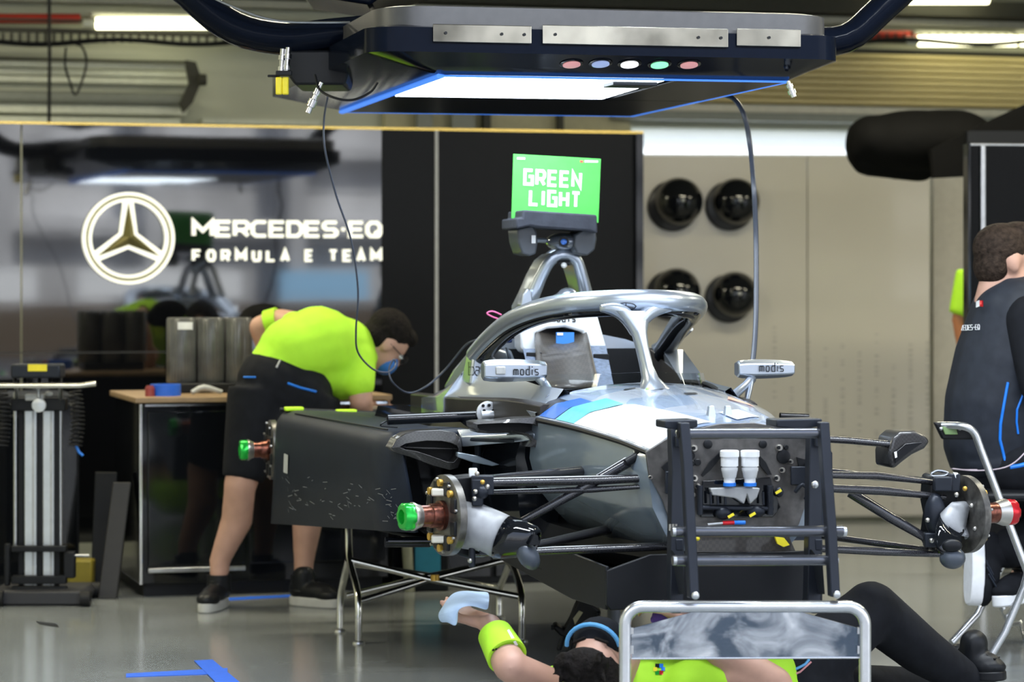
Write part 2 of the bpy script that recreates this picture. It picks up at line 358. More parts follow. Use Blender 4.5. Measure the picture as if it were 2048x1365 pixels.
# ================= glossy black display wall with the lit sign =================
DW = 13.0
panel = mat('gloss_wall_panel', (.004,.0045,.006), .035, 0, coat=0, ior=2.2, bump=.012, bscale=2.2, scale=3, stretch=(.5,.5,3.0))
panel2 = mat('satin_wall_panel', (.006,.0065,.007), .22, 0, spec=.12)
def wp(name, x0, x1, yt, yb, m, t=.05, dc=DW, floor=False):
    a = B(x0,yt,dc,TW); b = B(x1,yt,dc,TW); c = B((x0+x1)/2,yb,dc,TW)
    zt = B((x0+x1)/2,yt,dc,TW).z; zb = 0 if floor else c.z
    mb = MB(); mb.prism([(a.x,a.y,zb),(b.x,b.y,zb),(b.x,b.y,zt),(a.x,a.y,zt)], WN*t); return mb.build(name, m, None, smooth=0, bevel=.004, kind='structure')
ztop = B(600,257,DW).z
def wq(x0, x1, z0, z1, m, name='wall_display', t=.05, dc=DW):
    a = B(x0,300,dc); b = B(x1,300,dc); mb = MB(); mb.prism([(a.x,a.y,z0),(b.x,b.y,z0),(b.x,b.y,z1),(a.x,a.y,z1)], WN*t); return mb.build(name, m, None, smooth=0, kind='structure')
zs = B(400,705,DW).z
wq(-700, 41, zs+.006, ztop, panel); wq(44.5, 763, zs+.006, ztop, panel)
wq(-700, 763, zs, zs+.006, mat('seam_grey', (.10,.10,.10), .7), 'trim_13', dc=DW+.005)
wq(-700, 41, .04, zs, panel); wq(44.5, 763, .04, zs, panel)
wq(765, 870, .04, ztop, panel2); wq(877, 1271, .04, ztop, panel2)
wq(870.5, 876.5, .04, ztop, mat('grey_trim', (.35,.36,.37), .4), 'trim_6', dc=DW-.012)
wq(1273, 1287, .02, ztop-.0, gloss, 'trim_7', t=.12, dc=DW-.03)
goldt = mat('brass_edge', (.85,.6,.16), .25, 1)
wq(-700, 1287, ztop+.001, ztop+.011, goldt, 'trim_8')
# lit sign: emblem and two lines of writing
glow = mat('lit_white', (1,1,.9), .4, emit=(1,1,.84), es=1.15); goldf = mat('pale_gold_facet', (.26,.23,.10), .22, .9)
PN = -WN
def S(x, y, off=.0): return B(x, y, DW)+PN*off
em = thing('star_emblem', S(255,477,.002), 'glowing white ring with three pointed star on the black wall', 'emblem')
def ring(mb, cx, cy, r0, r1, o0, o1, n=64):
    R = []
    for k in range(n):
        t = 2*pi*k/n; R.append([S(cx+r1*cos(t),cy+r1*sin(t),o0),S(cx+r1*cos(t),cy+r1*sin(t),o1),S(cx+r0*cos(t),cy+r0*sin(t),o1),S(cx+r0*cos(t),cy+r0*sin(t),o0)])
    R.append(R[0]); mb.loft(R, caps=False)
mb = MB(); ring(mb,255,477,85.5,92,.002,.04); mb.build('outer_ring', glow, em)
mb = MB(); ring(mb,255,477,80,85.5,.002,.03); mb.build('gold_ring', goldf, em)
mb = MB(); ring(mb,255,477,73.5,80,.002,.04); mb.build('inner_ring', glow, em)
def star(mb, cx, cy, R, r, off0, off1, peak):
    P = []
    for k in range(3):
        a = radians(-90+120*k); P.append((cx+R*cos(a), cy+R*sin(a))); a2 = a+radians(60); P.append((cx+r*cos(a2), cy+r*sin(a2)))
    c = S(cx,cy,peak); base = [S(x,y,off0) for x,y in P]; top = [S(x,y,off1) for x,y in P]
    mb.add(base+top+[c], [(i,(i+1)%6,6+(i+1)%6,6+i) for i in range(6)]+[(6+i,6+(i+1)%6,12) for i in range(6)]+[tuple(range(5,-1,-1))])
mb = MB()
for k in range(3):
    a = radians(-90+120*k); q = a+pi/2
    pts = [(255+74*cos(a)+10*s*cos(q), 477+74*sin(a)+10*s*sin(q)) for s in (-1,1)]
    b1 = a+radians(60); b0 = a-radians(60)
    pts = [pts[0], pts[1], (255+21*cos(b1),477+21*sin(b1)), (255,477), (255+21*cos(b0),477+21*sin(b0))]
    mb.prism([S(x,y,.002) for x,y in pts], PN*.03)
mb.build('star_outline', glow, em)
mb = MB(); star(mb,255,477,74,13.5,.03,.034,.06); mb.build('star', goldf, em, smooth=0)
EX, EY = WU, Z
def signline(name, text, x0, x1, y0, y1, sw, gapr, label, wide={}):
    o = S(x0,y1,.004); h = (S(x0,y0)-S(x0,y1)).length; tot = (S(x1,y1)-S(x0,y1)).length
    nn = sum(wide.get(c,1) for c in text); cw = tot/(nn+gapr*(len(text)-1)); mb = MB()
    lettering(mb, text, o, EX, EY, h, cw, cw*gapr, sw, PN, .02, wide)
    t = {} if not label else T(label,'sign'); mb.build(name, glow, None, smooth=0, **t)
signline('wall_lettering', 'MERCEDES-EQ', 383, 762, 440, 475, .0165, .08, 'glowing MERCEDES-EQ lettering on the black wall beside the emblem', {'M':1.3,'-':.45})
fl_ = thing('wall_lettering', S(383,524,.003), 'glowing FORMULA E TEAM lettering, the smaller line below', 'sign')
for wd, xa, xb in (('FORMULA',383,578),('E',608,625),('TEAM',656,762)):
    mb = MB(); o = S(xa,524,.004); tot = (S(xb,524)-S(xa,524)).length; h = (S(xa,499)-S(xa,524)).length; nn = sum(1.25 if c=='M' else 1 for c in wd); cw = tot/(nn+.55*(len(wd)-1))
    lettering(mb, wd, o, EX, EY, h, cw, cw*.55, .0125, PN, .02, {'M':1.25}); mb.build('word', glow, fl_, smooth=0)

# housings of the added fill lamps
for lx, ly in LAMPS:
    mb = MB(); mb.box((lx,ly,2.935),(1.6,.22,.12)); mb.build('fill_lamp_housing', rail, None, smooth=0, bevel=.01, label='white housing of an added fill lamp, out of view over the garage', category='light', group='added fill lamps')
# ================= light partition with four black domes =================
DP, TP = 14.0, radians(4)
NP = Vector((-sin(TP), cos(TP), 0))
def PQ(x, y, off=0): return B(x, y, DP, TP)-NP*off
def pw(name, x0, x1, yt, m, z0=.02, dc=DP, th=TP, t=.06, yb=None):
    a = B(x0,yt,dc,th); b = B(x1,yt,dc,th); zt = a.z; n = Vector((-sin(th),cos(th),0)); zb = z0 if yb is None else B(x0,yb,dc,th).z
    mb = MB(); mb.prism([(a.x,a.y,zb),(b.x,b.y,zb),(b.x,b.y,zt),(a.x,a.y,zt)], n*t); return mb.build(name, m, None, smooth=0, bevel=.004, kind='structure')
pw('wall_partition', 1180, 1614, 312, beigel); pw('wall_partition', 1615.5, 1860, 312, beigel)
pw('trim_9', 1180, 1860, 308, mat('steel_edge', (.7,.7,.68), .3, .6), yb=313, t=.06)
beige2 = mat('beige_screen', (.55,.52,.44), .6); pw('wall_side_screen', 1866, 2100, 350, beige2, dc=14.35)
pw('baseboard_back', 1640, 2200, 1034, mat('grey_skirting', (.4,.4,.38), .5), dc=13.93, t=.04)
textm = mat('pale_print', (.38,.36,.31), .5)
random.seed(3); mb = MB()
for c in range(10):
    x = 1545+c*34; y = 640+random.random()*60+ (40 if c%3 else 0); 
    while y < 1020:
        h = random.choice((3,4,5,7)); 
        if random.random() < .72:
            p = [PQ(x,y,.001),PQ(x+8,y,.001),PQ(x+8,y+h*.6,.001),PQ(x,y+h*.6,.001)]; mb.prism(p, NP*-.001)
        y += h+random.choice((2,3,3,6))
mb.build('small_print_columns', textm, None, smooth=0, kind='stuff', label='columns of tiny grey print on the light partition', category='lettering')
dg = 'glossy black domes on the light partition'
labs = ['upper left of four glossy black domes on the light partition','upper right of four glossy black domes on the light partition','lower left of four glossy black domes on the light partition','lower right of four glossy black domes on the light partition']
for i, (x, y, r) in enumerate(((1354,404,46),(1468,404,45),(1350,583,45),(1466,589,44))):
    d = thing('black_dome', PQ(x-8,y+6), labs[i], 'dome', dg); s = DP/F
    c = PQ(x-9,y+8,.0); mb = MB(); mb.lathe(c, -NP, [(0,r*s*1.08),(.02,r*s*1.12),(.03,r*s*.98)], 36); mb.build('shadow_plate', mat('dark_shadow_plate', (.03,.03,.032), .3), d)  # plate set off down-left, standing in for the dome's dark shadow
    c = PQ(x,y,.03); mb = MB(); mb.lathe(c, -NP, [(0,r*s*1.0),(.03,r*s*1.05),(.07,r*s*1.03),(.11,r*s*.9),(.145,r*s*.63),(.165,r*s*.3),(.17,0)], 40); mb.build('dome_shell', gloss, d)
    mb = MB(); mb.ell(PQ(x+2,y-1,.20),(.012,.012,.012)); mb.build('cap_screw', steel, d)
# black panel and bags at the right
DB = 11.2; TB = radians(8)
pw('wall_right_panel', 1942, 2300, 288, panel2, dc=DB, th=TB, t=.05)
pw('trim_10', 1936, 1943, 286, gloss, dc=DB-.01, th=TB, t=.07); pw('trim_11', 1962, 1972, 290, steel, dc=DB-.02, th=TB, t=.02); pw('trim_12', 1940, 2300, 286, steel, dc=DB-.01, th=TB, yb=292, t=.06)
bagm = mat('black_bag_cloth', (.004,.004,.004), .8, 0, spec=.1, bump=.5, bscale=6)
mb = MB(); q = lambda x,y,d=12.6: W(x,y,d)
mb.ell(q(1835,285),(.33,.22,.15)); mb.ell(q(1745,280),(.125,.18,.115)); mb.ell(q(1905,280),(.2,.2,.14)); mb.ell(q(1960,300),(.2,.2,.13)); mb.cap(q(1735,258),q(1880,244),.055,.06); mb.cap(q(1735,318),q(1840,330),.08,.08); mb.ell(q(1710,290),(.045,.12,.10))
mb.blob('black_bag', bagm, None, .015, 8, **T('bulging black fabric bag lying above the light partition','bag'))
mb = MB(); mb.prism([W(x,y,12.2) for x,y in ((1862,300),(1950,255),(2090,190),(2090,345),(1940,352),(1868,356))], (0,.08,0)); mb.build('black_drape', bagm, None, **T('black cloth drape hanging beside the bag at upper right','drape'))
mb = MB(); mb.prism([W(x,y,12.15) for x,y in ((1935,262),(2090,262),(2090,300),(1935,300))], (0,.06,0)); mb.build('black_beam', black, None, **T('flat black beam over the right black panel','beam'))
# blue floor tape
blut = mat('blue_tape', (.02,.14,.75), .5)
def floorpatch(mb, pts, h=0):
    mb.prism([FL(x,y)+Z*(.0005+h) for x,y in pts], Z*.0015)
mb = MB(); floorpatch(mb, [(252,1349),(455,1338),(455,1349),(252,1356)]); floorpatch(mb, [(388,1324),(425,1322),(485,1372),(440,1376)], .0016); mb.build('floor_tape', blut, None, smooth=0, **T('blue tape cross stuck on the grey floor at lower left','tape'))
mb = MB(); floorpatch(mb, [(440,1198),(640,1188),(640,1192),(440,1203)]); mb.build('floor_tape', blut, None, smooth=0, **T('thin blue tape line on the floor behind the mechanic','tape'))
mb = MB(); floorpatch(mb, [(72,1244),(112,1249),(118,1256),(80,1250)]); mb.build('dark_offcut', black, None, smooth=0, **T('small dark scrap lying on the floor in front of the jack','scrap'))

# ================= the pit lane behind the camera (seen in reflections) =================
paleb = mat('pale_building', (.55,.56,.58), .6, 0, var=.35, scale=.9, stretch=(1,1,.4)); pitw = mat('pit_wall_concrete', (.10,.075,.05), .8)
whitb = mat('white_banner', (.9,.93,.97), .6); cyanb = mat('blue_banner', (.35,.65,.95), .6)
mb = MB(); mb.box((6,-21,3.6),(70,1,7.2)); 
for i in range(24): mb.box((-26+i*2.8,-20.2,4.2),(.35,.7,5.6))
for i in range(4): mb.box((6,-20.3,2.2+i*1.4),(70,.5,.25))
mb.build('building', paleb, None, smooth=0, **T('pale building across the pit lane behind the camera','building'))
mb = MB(); mb.box((6,-18,.42),(70,.4,.84)); mb.build('pit_wall', pitw, None, smooth=0, **T('brown pit wall behind the camera','wall'))
random.seed(5)
for i in range(16):
    mb = MB(); x = -22+i*3.2; mb.box((x,-19.6,1.17),(random.choice((1.8,2.6,3.1)),.05,.5)); mb.build('banner', whitb if i%3 else cyanb, None, smooth=0, **T('advertising banner behind the pit wall, behind the camera','banner','banners behind the pit wall'))
# ================= overhead equipment gantry =================
gan = thing('equipment_gantry', C(-.05,1.7,1.84), 'big black overhead gantry with blue edge light and white light panel', 'gantry')
def octo(u0, u1, v0, v1, c, z, cr=None):
    p = []
    for (cu, cv, sx_, sy_) in ((u0,v0,1,1),(u1,v0,-1,1),(u1,v1,-1,-1),(u0,v1,1,-1)):
        n = 6; arc = []
        for k in range(n+1):
            t = k/n*pi/2; arc.append((cu+sx_*c*(1-cos(t)), cv+sy_*c*(1-sin(t))))
        if (sx_*sy_) > 0: arc = arc
        else: arc = arc[::-1]
        p += arc
    return [C(a,b,z) for a,b in p]
def octo_ok(u0,u1,v0,v1,c,z):
    pts = []
    for (cx,cy,a0) in ((u0+c,v0+c,pi),(u1-c,v0+c,1.5*pi),(u1-c,v1-c,0),(u0+c,v1-c,.5*pi)):
        for k in range(7):
            t = a0+k/6*pi/2; pts.append((cx+c*cos(t), cy+c*sin(t)))
    return [C(a,b,z) for a,b in pts]
gl2 = mat('gantry_gloss', (.004,.006,.012), .12, 0, spec=.06); gl3 = mat('dark_underside', (.003,.004,.008), .3, 0, spec=.06)
mb = MB(); mb.loft([octo_ok(-.60,.50,.88,2.67,.03,1.84), octo_ok(-.70,.545,.82,2.74,.06,1.862), octo_ok(-.84,.62,.72,2.82,.10,1.893), octo_ok(-.84,.62,.72,2.82,.10,1.965), octo_ok(-.80,.58,.76,2.78,.10,1.975)])
mb.build('housing', gl2, gan, smooth=30)
bandm = mat('grey_band', (.10,.10,.105), .32, .5)
mb = MB(); mb.loft([octo_ok(-.80,.605,.735,2.80,.16,1.965), octo_ok(-.80,.605,.735,2.80,.16,2.028), octo_ok(-.77,.58,.76,2.77,.14,2.034)]); mb.build('top_band', bandm, gan, smooth=30)
G0 = 1.84
# blue edge light round the underside
def rectpath(u0,u1,v0,v1,z): return [C(u0,v0,z),C(u1,v0,z),C(u1,v1,z),C(u0,v1,z),C(u0,v0,z)]
bluel = mat('blue_edge_light', (.1,.3,1), .4, emit=(.06,.25,1.0), es=1.3)
mb = MB()
rp = rectpath(-.595,.495,.885,2.665,G0-.004)
for i in range(4):
    mb.tube([rp[i], rp[i+1]], .0055 if i != 3 else .013, 8, flat=.6)
mb.build('blue_edge_light', bluel, gan)
ledm = mat('led_panel', (1,1,1), .4, emit=(.80,.90,1.0), es=16)
mb = MB(); mb.prism([C(-.565,.91,G0-.006),C(.105,.91,G0-.006),C(.135,1.76,G0-.006),C(-.565,1.78,G0-.006)], Z*.004); mb.build('light_panel', ledm, gan, smooth=0)
mb = MB(); mb.prism([C(-.05,.93,G0-.008),C(.09,.93,G0-.008),C(.09,1.05,G0-.008),C(-.05,1.05,G0-.008)], Z*-.012); mb.build('sensor_box', black, gan, bevel=.002)
# inner sloped lips
mb = MB(); mb.prism([C(-.58,1.80,G0-.002),C(.48,1.80,G0-.002),C(.48,2.655,G0-.002),C(-.58,2.655,G0-.002)], Z*-.004)
mb.prism([C(.14,.90,G0-.002),C(.485,.90,G0-.002),C(.485,1.79,G0-.002),C(.16,1.79,G0-.002)], Z*-.004); mb.build('dark_underside_panel', gl3, gan, smooth=0)
# polished plates on the front
def gf(u, z, v=.718): return C(u, v, z)
def ux(x, v=.72):   # photo column to u on the gantry front
    r = (x-1024)/F; n0 = CO+CV*v
    return (r*n0.y-n0.x)/(CU.x-r*CU.y)
for x0, x1, y0, y1 in ((865,1062,48,84),(1084,1455,50,88),(1472,1600,57,92)):
    a, b = ux(x0), ux(x1); z1 = V(x0,y0,.72).z; z0 = V(x0,y1,.72).z
    mb = MB(); mb.prism([gf(a,z0),gf(b,z0),gf(b,z1),gf(a,z1)], CV*-.006); p = mb.build('polished_plate', mat('polished_plate', (.36,.35,.30), .12, 1, var=.8, scale=3.5, bump=.4, bscale=5), gan, smooth=0, bevel=.002)  # dark-to-light blotches in the colour imitate varied mirror reflections
    for xs in ([x0+25,x1-60,x1-15] if x1-x0 > 150 else [(x0+x1)/2]):
        mb = MB(); c = gf(ux(xs), (z0+z1)/2, .711); mb.cyl(c, c-CV*.004, .0045); mb.build('bolt', black, p)
bc = [(1143,127,(.62,.28,.28),.9),(1201,126,(.30,.38,.62),.9),(1259,127,(1,1,1),4),(1319,128,(.25,.9,.45),1.6),(1378,128,(.6,.30,.34),.9)]
lab5 = ['pink','pale blue','white','green','pink']
nrm = (V(1250,100,.72)-V(1250,150,.86)); sl = (C(0,.80,1.870)-C(0,.72,1.893)); fn = CU.cross(sl).normalized()
if fn.z > 0: fn = -fn
for x, y, c, s in bc:
    v = .80; pt = V(x, y, v)
    for _ in range(12):      # slide onto the slope between (v .82, z 1.862) and (v .72, z 1.893)
        v = .82-(pt.z-1.862)/.031*.10; v = max(.70, min(.86, v)); pt = V(x, y, v)
    mm = mat('lamp_%s' % lab5[bc.index((x,y,c,s))].replace(' ','_'), c, .35, emit=c, es=s*1.1)
    mb = MB(); mb.lathe(pt-fn*.004, fn, [(0,.036),(.006,.036),(.007,.029)], 28); r_ = mb.build('button_ring', gloss, gan)
    mb = MB(); mb.lathe(pt, fn, [(0,.0265),(.006,.0265),(.009,.018),(.009,0)], 28); mb.build('button_lamp', mm, r_, label=lab5[bc.index((x,y,c,s))]+' round lamp')
# arms
def armt(name, pts, d, r, ctrl=4):
    mb = MB(); mb.tube([W(x,y,d) for x,y in pts], r, 18, sub=ctrl, flat=.62); return mb.build(name, gl2, gan)
armt('support_arm', ((150,-560),(245,-160),(380,-14),(470,56),(570,78),(660,70),(790,58)), 8.75, .085)
armt('support_arm', ((2150,-560),(1990,-180),(1850,-60),(1762,20),(1690,78),(1590,84)), 8.75, .075)
mb = MB(); mb.tube([W(x,y,8.63) for x,y in ((372,-30),(470,15),(560,42),(700,45))], .004, 8, sub=4); mb.build('seam', steel, gan)
mb = MB(); mb.prism([W(x,y,8.9) for x,y in ((600,-12),(740,10),(760,-5),(880,-40),(700,-60),(600,-60))], (0,.5,0)); mb.build('mounting_box', gl2, gan, bevel=.01)
# side gear at the left end: couplings, hoses, yellow grips
mb = MB(); mb.prism([W(x,y,8.7) for x,y in ((575,100),(680,100),(700,140),(690,170),(590,170),(575,150))], (0,.3,0)); mb.build('side_box', black, gan, bevel=.008)
for x0, y0, x1, y1, r in ((566,98,562,150,.011),(577,95,573,150,.011)):
    mb = MB(); mb.lathe(W(x0,y0,8.6), W(x1,y1,8.6)-W(x0,y0,8.6), [(0,.009),(.02,.009),(.021,.013),(.035,.013),(.036,.009),(.055,.009),(.056,.012),(.07,.012),(.071,.008),(.08,.008)]); mb.build('hose_coupling', chrome, gan)
for x in (558, 571):
    mb = MB(); p = W(x,172,8.6); mb.box(p, (.020,.02,.055)); mb.build('grip', yellow, gan, bevel=.004, label='yellow plastic grip')
mb = MB(); mb.box(W(568,147,8.6),(.05,.03,.016)); mb.cyl(W(535,152,8.6),W(560,152,8.6),.004); mb.build('coupling_block', black, gan, bevel=.003)
def coupling(x0,y0,x1,y1,d,lab):
    a = W(x0,y0,d); b = W(x1,y1,d); L = (b-a).length; mb = MB()
    mb.lathe(a, b-a, [(0,.006),(L*.2,.006),(L*.22,.011),(L*.4,.011),(L*.42,.008),(L*.55,.008),(L*.57,.013),(L*.8,.013),(L*.82,.009),(L,.009),(L,.004)]); mb.build('hose_coupling', chrome, None, **T(lab,'coupling'))
coupling(643,165,616,226,8.5,'chrome hose coupling hanging at the left end of the gantry')
coupling(1576,162,1588,194,8.4,'chrome hose coupling hanging at the right end of the gantry')
# green glow patch = a green glossy decal on the left slope
mb = MB(); p = [V(x,y,v) for x,y,v in ((782,118,.93),(862,150,.875),(760,180,1.35),(742,170,1.3))]
def cable(name, pts, r, m, lab, cat='cable', sub=6):
    mb = MB(); mb.tube([W(x,y,d) for x,y,d in pts], r, 8, sub=sub); return mb.build(name, m, None, **T(lab, cat))
cablem = mat('grey_blue_cable', (.05,.06,.085), .35)
cable('cable', [(655,195,8.4),(648,240,8.5),(650,300,8.5),(672,390,8.6),(702,480,8.7),(716,580,8.8),(712,660,8.9),(716,705,9.0),(745,738,9.1),(775,745,9.15),(791,730,9.2),(787,720,9.2),(778,740,9.2),(785,765,9.2),(815,786,9.3),(850,775,9.3),(890,740,9.3),(930,692,9.2),(952,680,9.1)], .0032, cablem, 'thin dark cable curving from the gantry down to the car cockpit')
cable('cable', [(1450,190,9.2),(1470,200,9.15),(1488,230,9.1),(1500,290,9.1),(1508,380,9.0),(1512,480,9.0),(1512,620,8.9),(1508,700,8.8),(1500,760,8.7),(1494,800,8.5)], .0085, cablem, 'thick dark charging cable hanging from the gantry behind the right mirror')
cable('cable', [(630,150,8.5),(640,180,8.45),(670,196,8.4),(705,200,8.4),(740,185,8.4),(755,165,8.4)], .004, black, 'short black cable looped under the left end of the gantry')
# ================= the racing car =================
car = thing('racing_car', C(0,1.2,.35), 'silver open wheel racing car without wheels and nose, up on stands', 'racing car')
def sect(v, half, cu=0):
    r = [C(cu+u, v, z) for u,z in half]; l = [C(cu-u, v, z) for u,z in reversed(half[1:-1])]
    return r+l
def interp(secs, k):    # smooth Catmull in v
    out = []
    vs = [s[0] for s in secs]
    for i in range(len(secs)-1):
        p0 = secs[max(i-1,0)]; p1 = secs[i]; p2 = secs[i+1]; p3 = secs[min(i+2,len(secs)-1)]
        for j in range(k):
            t = j/k
            f = lambda a,b,c,d: .5*((2*b)+(c-a)*t+(2*a-5*b+4*c-d)*t*t+(3*b-a-3*c+d)*t**3)
            out.append((p1[0]*(1-t)+p2[0]*t, [(f(a[0],b[0],c[0],d[0]), f(a[1],b[1],c[1],d[1])) for a,b,c,d in zip(p0[1],p1[1],p2[1],p3[1])]))
    out.append(secs[-1]); return out
# upper skin of the nose
top = [(-.12,[(0,.846),(.08,.843),(.14,.832),(.185,.808),(.222,.768)]), (.1,[(0,.868),(.08,.865),(.155,.855),(.215,.826),(.252,.790)]), (.4,[(0,.898),(.10,.893),(.19,.880),(.265,.850),(.305,.812)]), (.75,[(0,.922),(.12,.915),(.22,.898),(.305,.865),(.345,.822)])]
tp = interp(top, 6)
def shell(mb, secs, t=.006):
    rings = []
    for v, h in secs:
        o = [(u,z) for u,z in h]; full = [(-u,z) for u,z in reversed(o[1:])]+o; inn = [(u*.97,z-t) for u,z in full]
        rings.append([C(u,v,z) for u,z in full]+[C(u,v,z) for u,z in reversed(inn)])
    mb.loft(rings)
# paint by region: white, silver, blue, teal panels in one procedural mix of object space
npn = mat('nose_livery', (.62,.66,.73), .24, .15, var=.05, scale=3, coat=1)
def livery(m, O):
    n = m.node_tree.nodes; l = m.node_tree.links; p = n['Principled BSDF']
    vo = n.new('ShaderNodeTexVoronoi'); vo.inputs['Scale'].default_value = 5.5; vo.feature = 'F1'
    l.new(n['Mapping'].outputs[0], vo.inputs[0])
    r = n.new('ShaderNodeValToRGB'); r.color_ramp.interpolation = 'CONSTANT'
    r.color_ramp.elements[0].color = (.50,.60,.76,1); r.color_ramp.elements[1].color = (.62,.70,.84,1); r.color_ramp.elements[1].position = .35
    e = r.color_ramp.elements.new(.7); e.color = (.42,.54,.74,1)
    s = n.new('ShaderNodeSeparateColor'); l.new(vo.outputs['Color'], s.inputs[0]); l.new(s.outputs[0], r.inputs[0]); l.new(r.outputs[0], p.inputs['Base Color'])
livery(npn, None)
mb = MB(); shell(mb, tp); nose = mb.build('nose_skin', npn, car)
def tz(u, v):     # height of the top skin
    for i in range(len(tp)-1):
        if tp[i][0] <= v <= tp[i+1][0]: break
    t = (v-tp[i][0])/(tp[i+1][0]-tp[i][0]); h = [(a[0]*(1-t)+b[0]*t, a[1]*(1-t)+b[1]*t) for a,b in zip(tp[i][1],tp[i+1][1])]
    u = abs(u)
    for a, b in zip(h, h[1:]):
        if u <= b[0]: return a[1]+(b[1]-a[1])*(u-a[0])/(b[0]-a[0])
    return h[-1][1]
def uedge(v, k):
    for i in range(len(tp)-1):
        if tp[i][0] <= v <= tp[i+1][0]: break
    t = (v-tp[i][0])/(tp[i+1][0]-tp[i][0]); return tp[i][1][k][0]*(1-t)+tp[i+1][1][k][0]*t
def decal(name, m, corners, off=.0025, n=12, parent=None, **k):  # corners: 4 (u as fraction of the edge, v)
    mb = MB(); a,b,c,d = corners; vs = []; fs = []
    for i in range(n+1):
        for j in range(n+1):
            s, t = i/n, j/n
            uf = (a[0]*(1-s)+b[0]*s)*(1-t)+(d[0]*(1-s)+c[0]*s)*t; v = (a[1]*(1-s)+b[1]*s)*(1-t)+(d[1]*(1-s)+c[1]*s)*t
            v = max(-.119,min(.749,v)); u = uf*uedge(v,4); vs.append(C(u,v,tz(u,v)+off))
    for i in range(n):
        for j in range(n): q = i*(n+1)+j; fs.append((q,q+1,q+n+2,q+n+1))
    m_ = len(vs); vs2 = [p-Z*.0015 for p in vs]; mb.add(vs, fs); o = mb.build(name, m, parent or nose, **k); return o
decal('white_panel', whitep, ((-.99,-.117),(-.25,-.117),(-.55,.30),(-.99,.42)))
decal('teal_panel', tealp, ((-.99,.42),(-.62,.33),(-.62,.47),(-.99,.56)), .003)
decal('blue_panel', bluep, ((-.99,.57),(-.72,.49),(-.72,.60),(-.99,.70)), .003)
darkd = mat('dark_decal', (.03,.035,.05), .3)
decal('dark_corner', darkd, ((-.99,.71),(-.80,.62),(-.80,.72),(-.99,.748)), .003)
for a in ((.08,.40,.22,.46),(-.16,.50,-.02,.54),(-.35,.56,-.22,.60)):
    decal('dark_stripe', darkd, ((a[0],a[1]),(a[2],a[1]+.03),(a[2],a[3]),(a[0],a[3]-.02)), .003, 5)
decal('orange_stripe', mat('salmon_decal', (.8,.35,.25), .3), ((.45,.36),(.62,.26),(.66,.27),(.52,.44)), .003, 6)
decal('bluish_strip', mat('sky_decal', (.40,.52,.74), .3), ((.1,-.08),(.5,.02),(.35,.12),(.05,.05)), .003, 6)
# dark joint line along the nose edge
for s in (-1,1):
    mb = MB(); mb.tube([C(s*h[4][0], v, h[4][1]-.006) for v,h in tp], .009, 8, flat=.9); mb.build('joint_strip', black, nose)
# lower half of the chassis
low = [(-.12,[(0,.83),(.13,.82),(.222,.765),(.236,.70),(.225,.62),(.19,.55),(.15,.505),(0,.50)]), (.1,[(0,.85),(.15,.84),(.252,.787),(.265,.70),(.25,.62),(.215,.54),(.17,.49),(0,.485)]), (.4,[(0,.88),(.2,.86),(.305,.808),(.315,.70),(.295,.62),(.25,.55),(.20,.49),(0,.48)]), (.75,[(0,.90),(.22,.88),(.345,.815),(.355,.70),(.335,.62),(.28,.55),(.22,.49),(0,.48)])]
lo = interp(low, 5)
mb = MB(); mb.loft([sect(v,h) for v,h in lo]); body = mb.build('chassis', silverd, car, smooth=50)
# keel and floor below
keel = [(-.10,[(0,.52),(.155,.51),(.16,.47),(.12,.43),(0,.42)]), (.5,[(0,.5),(.25,.5),(.27,.46),(.24,.42),(0,.41)]), (1.2,[(0,.5),(.36,.52),(.40,.46),(.40,.41),(0,.40)]), (2.6,[(0,.5),(.45,.52),(.5,.46),(.5,.41),(0,.40)])]
mb = MB(); mb.loft([sect(v,h) for v,h in interp(keel,4)]); mb.build('keel', black, car, smooth=50)
mb = MB(); mb.prism([C(u,v,.40) for u,v in ((.24,-.13),(.30,.2),(.45,.9),(.55,1.4),(.75,2.4),(-.75,2.4),(-.56,1.45),(-.42,1.2),(-.40,.5),(-.355,-.13))], Z*.012); mb.build('floor_tray', matte, car, bevel=.004)
# down-turned front skirt of the tray
mb = MB(); mb.prism([C(u,-.15,z) for u,z in ((-.36,.37),(-.35,.355),(.24,.352),(.24,.37))]+[C(.24,-.15,.50),C(-.24,-.15,.50),C(-.36,-.15,.46)], CV*.012); mb.build('tray_front', black, car, bevel=.003)
mb = MB(); mb.prism([C(-.36,-.14,.355),C(-.36,-.14,.47),C(-.43,1.0,.50),C(-.43,1.0,.40),C(-.38,.15,.352)], CU*.01); mb.build('side_fence', black, car, bevel=.003)
# front bulkhead plate with its fittings
def P(x, y, v=-.135): return V(x, y, v)
bulk = MB(); bulk.prism([P(x,y) for x,y in ((1292,905),(1330,880),(1375,862),(1440,848),(1510,846),(1570,856),(1618,878),(1640,915),(1640,960),(1612,1010),(1598,1050),(1560,1105),(1385,1105),(1345,1060),(1325,1000),(1298,950))], CV*.012)
bk = bulk.build('bulkhead', mat('bulkhead_carbon', (.075,.070,.066), .42, 0, var=.3, scale=45, coat=.3), car, bevel=.002)
def fit(name, x, y, r, L, m, prof=None, v=-.135, parent=None):
    s = 7.3/F; mb = MB(); mb.lathe(P(x,y,v), -CV, [(0,r*s),(L*.8,r*s),(L,r*s*.8),(L,0)]); return mb.build(name, m, parent or bk)
for x, y, r in ((1387,897,7),(1388,957,7),(1394,973,6),(1557,896,7),(1563,941,6),(1552,957,7),(1580,924,5),(1385,990,5),(1300,955,4)):
    fit('stud', x, y, r, .012, titan); 
    mb = MB(); mb.lathe(P(x,y,-.148), -CV, [(0,r*.55*7.3/F),(.003,r*.55*7.3/F),(.003,0)]); mb.build('stud_hole', black, bk)
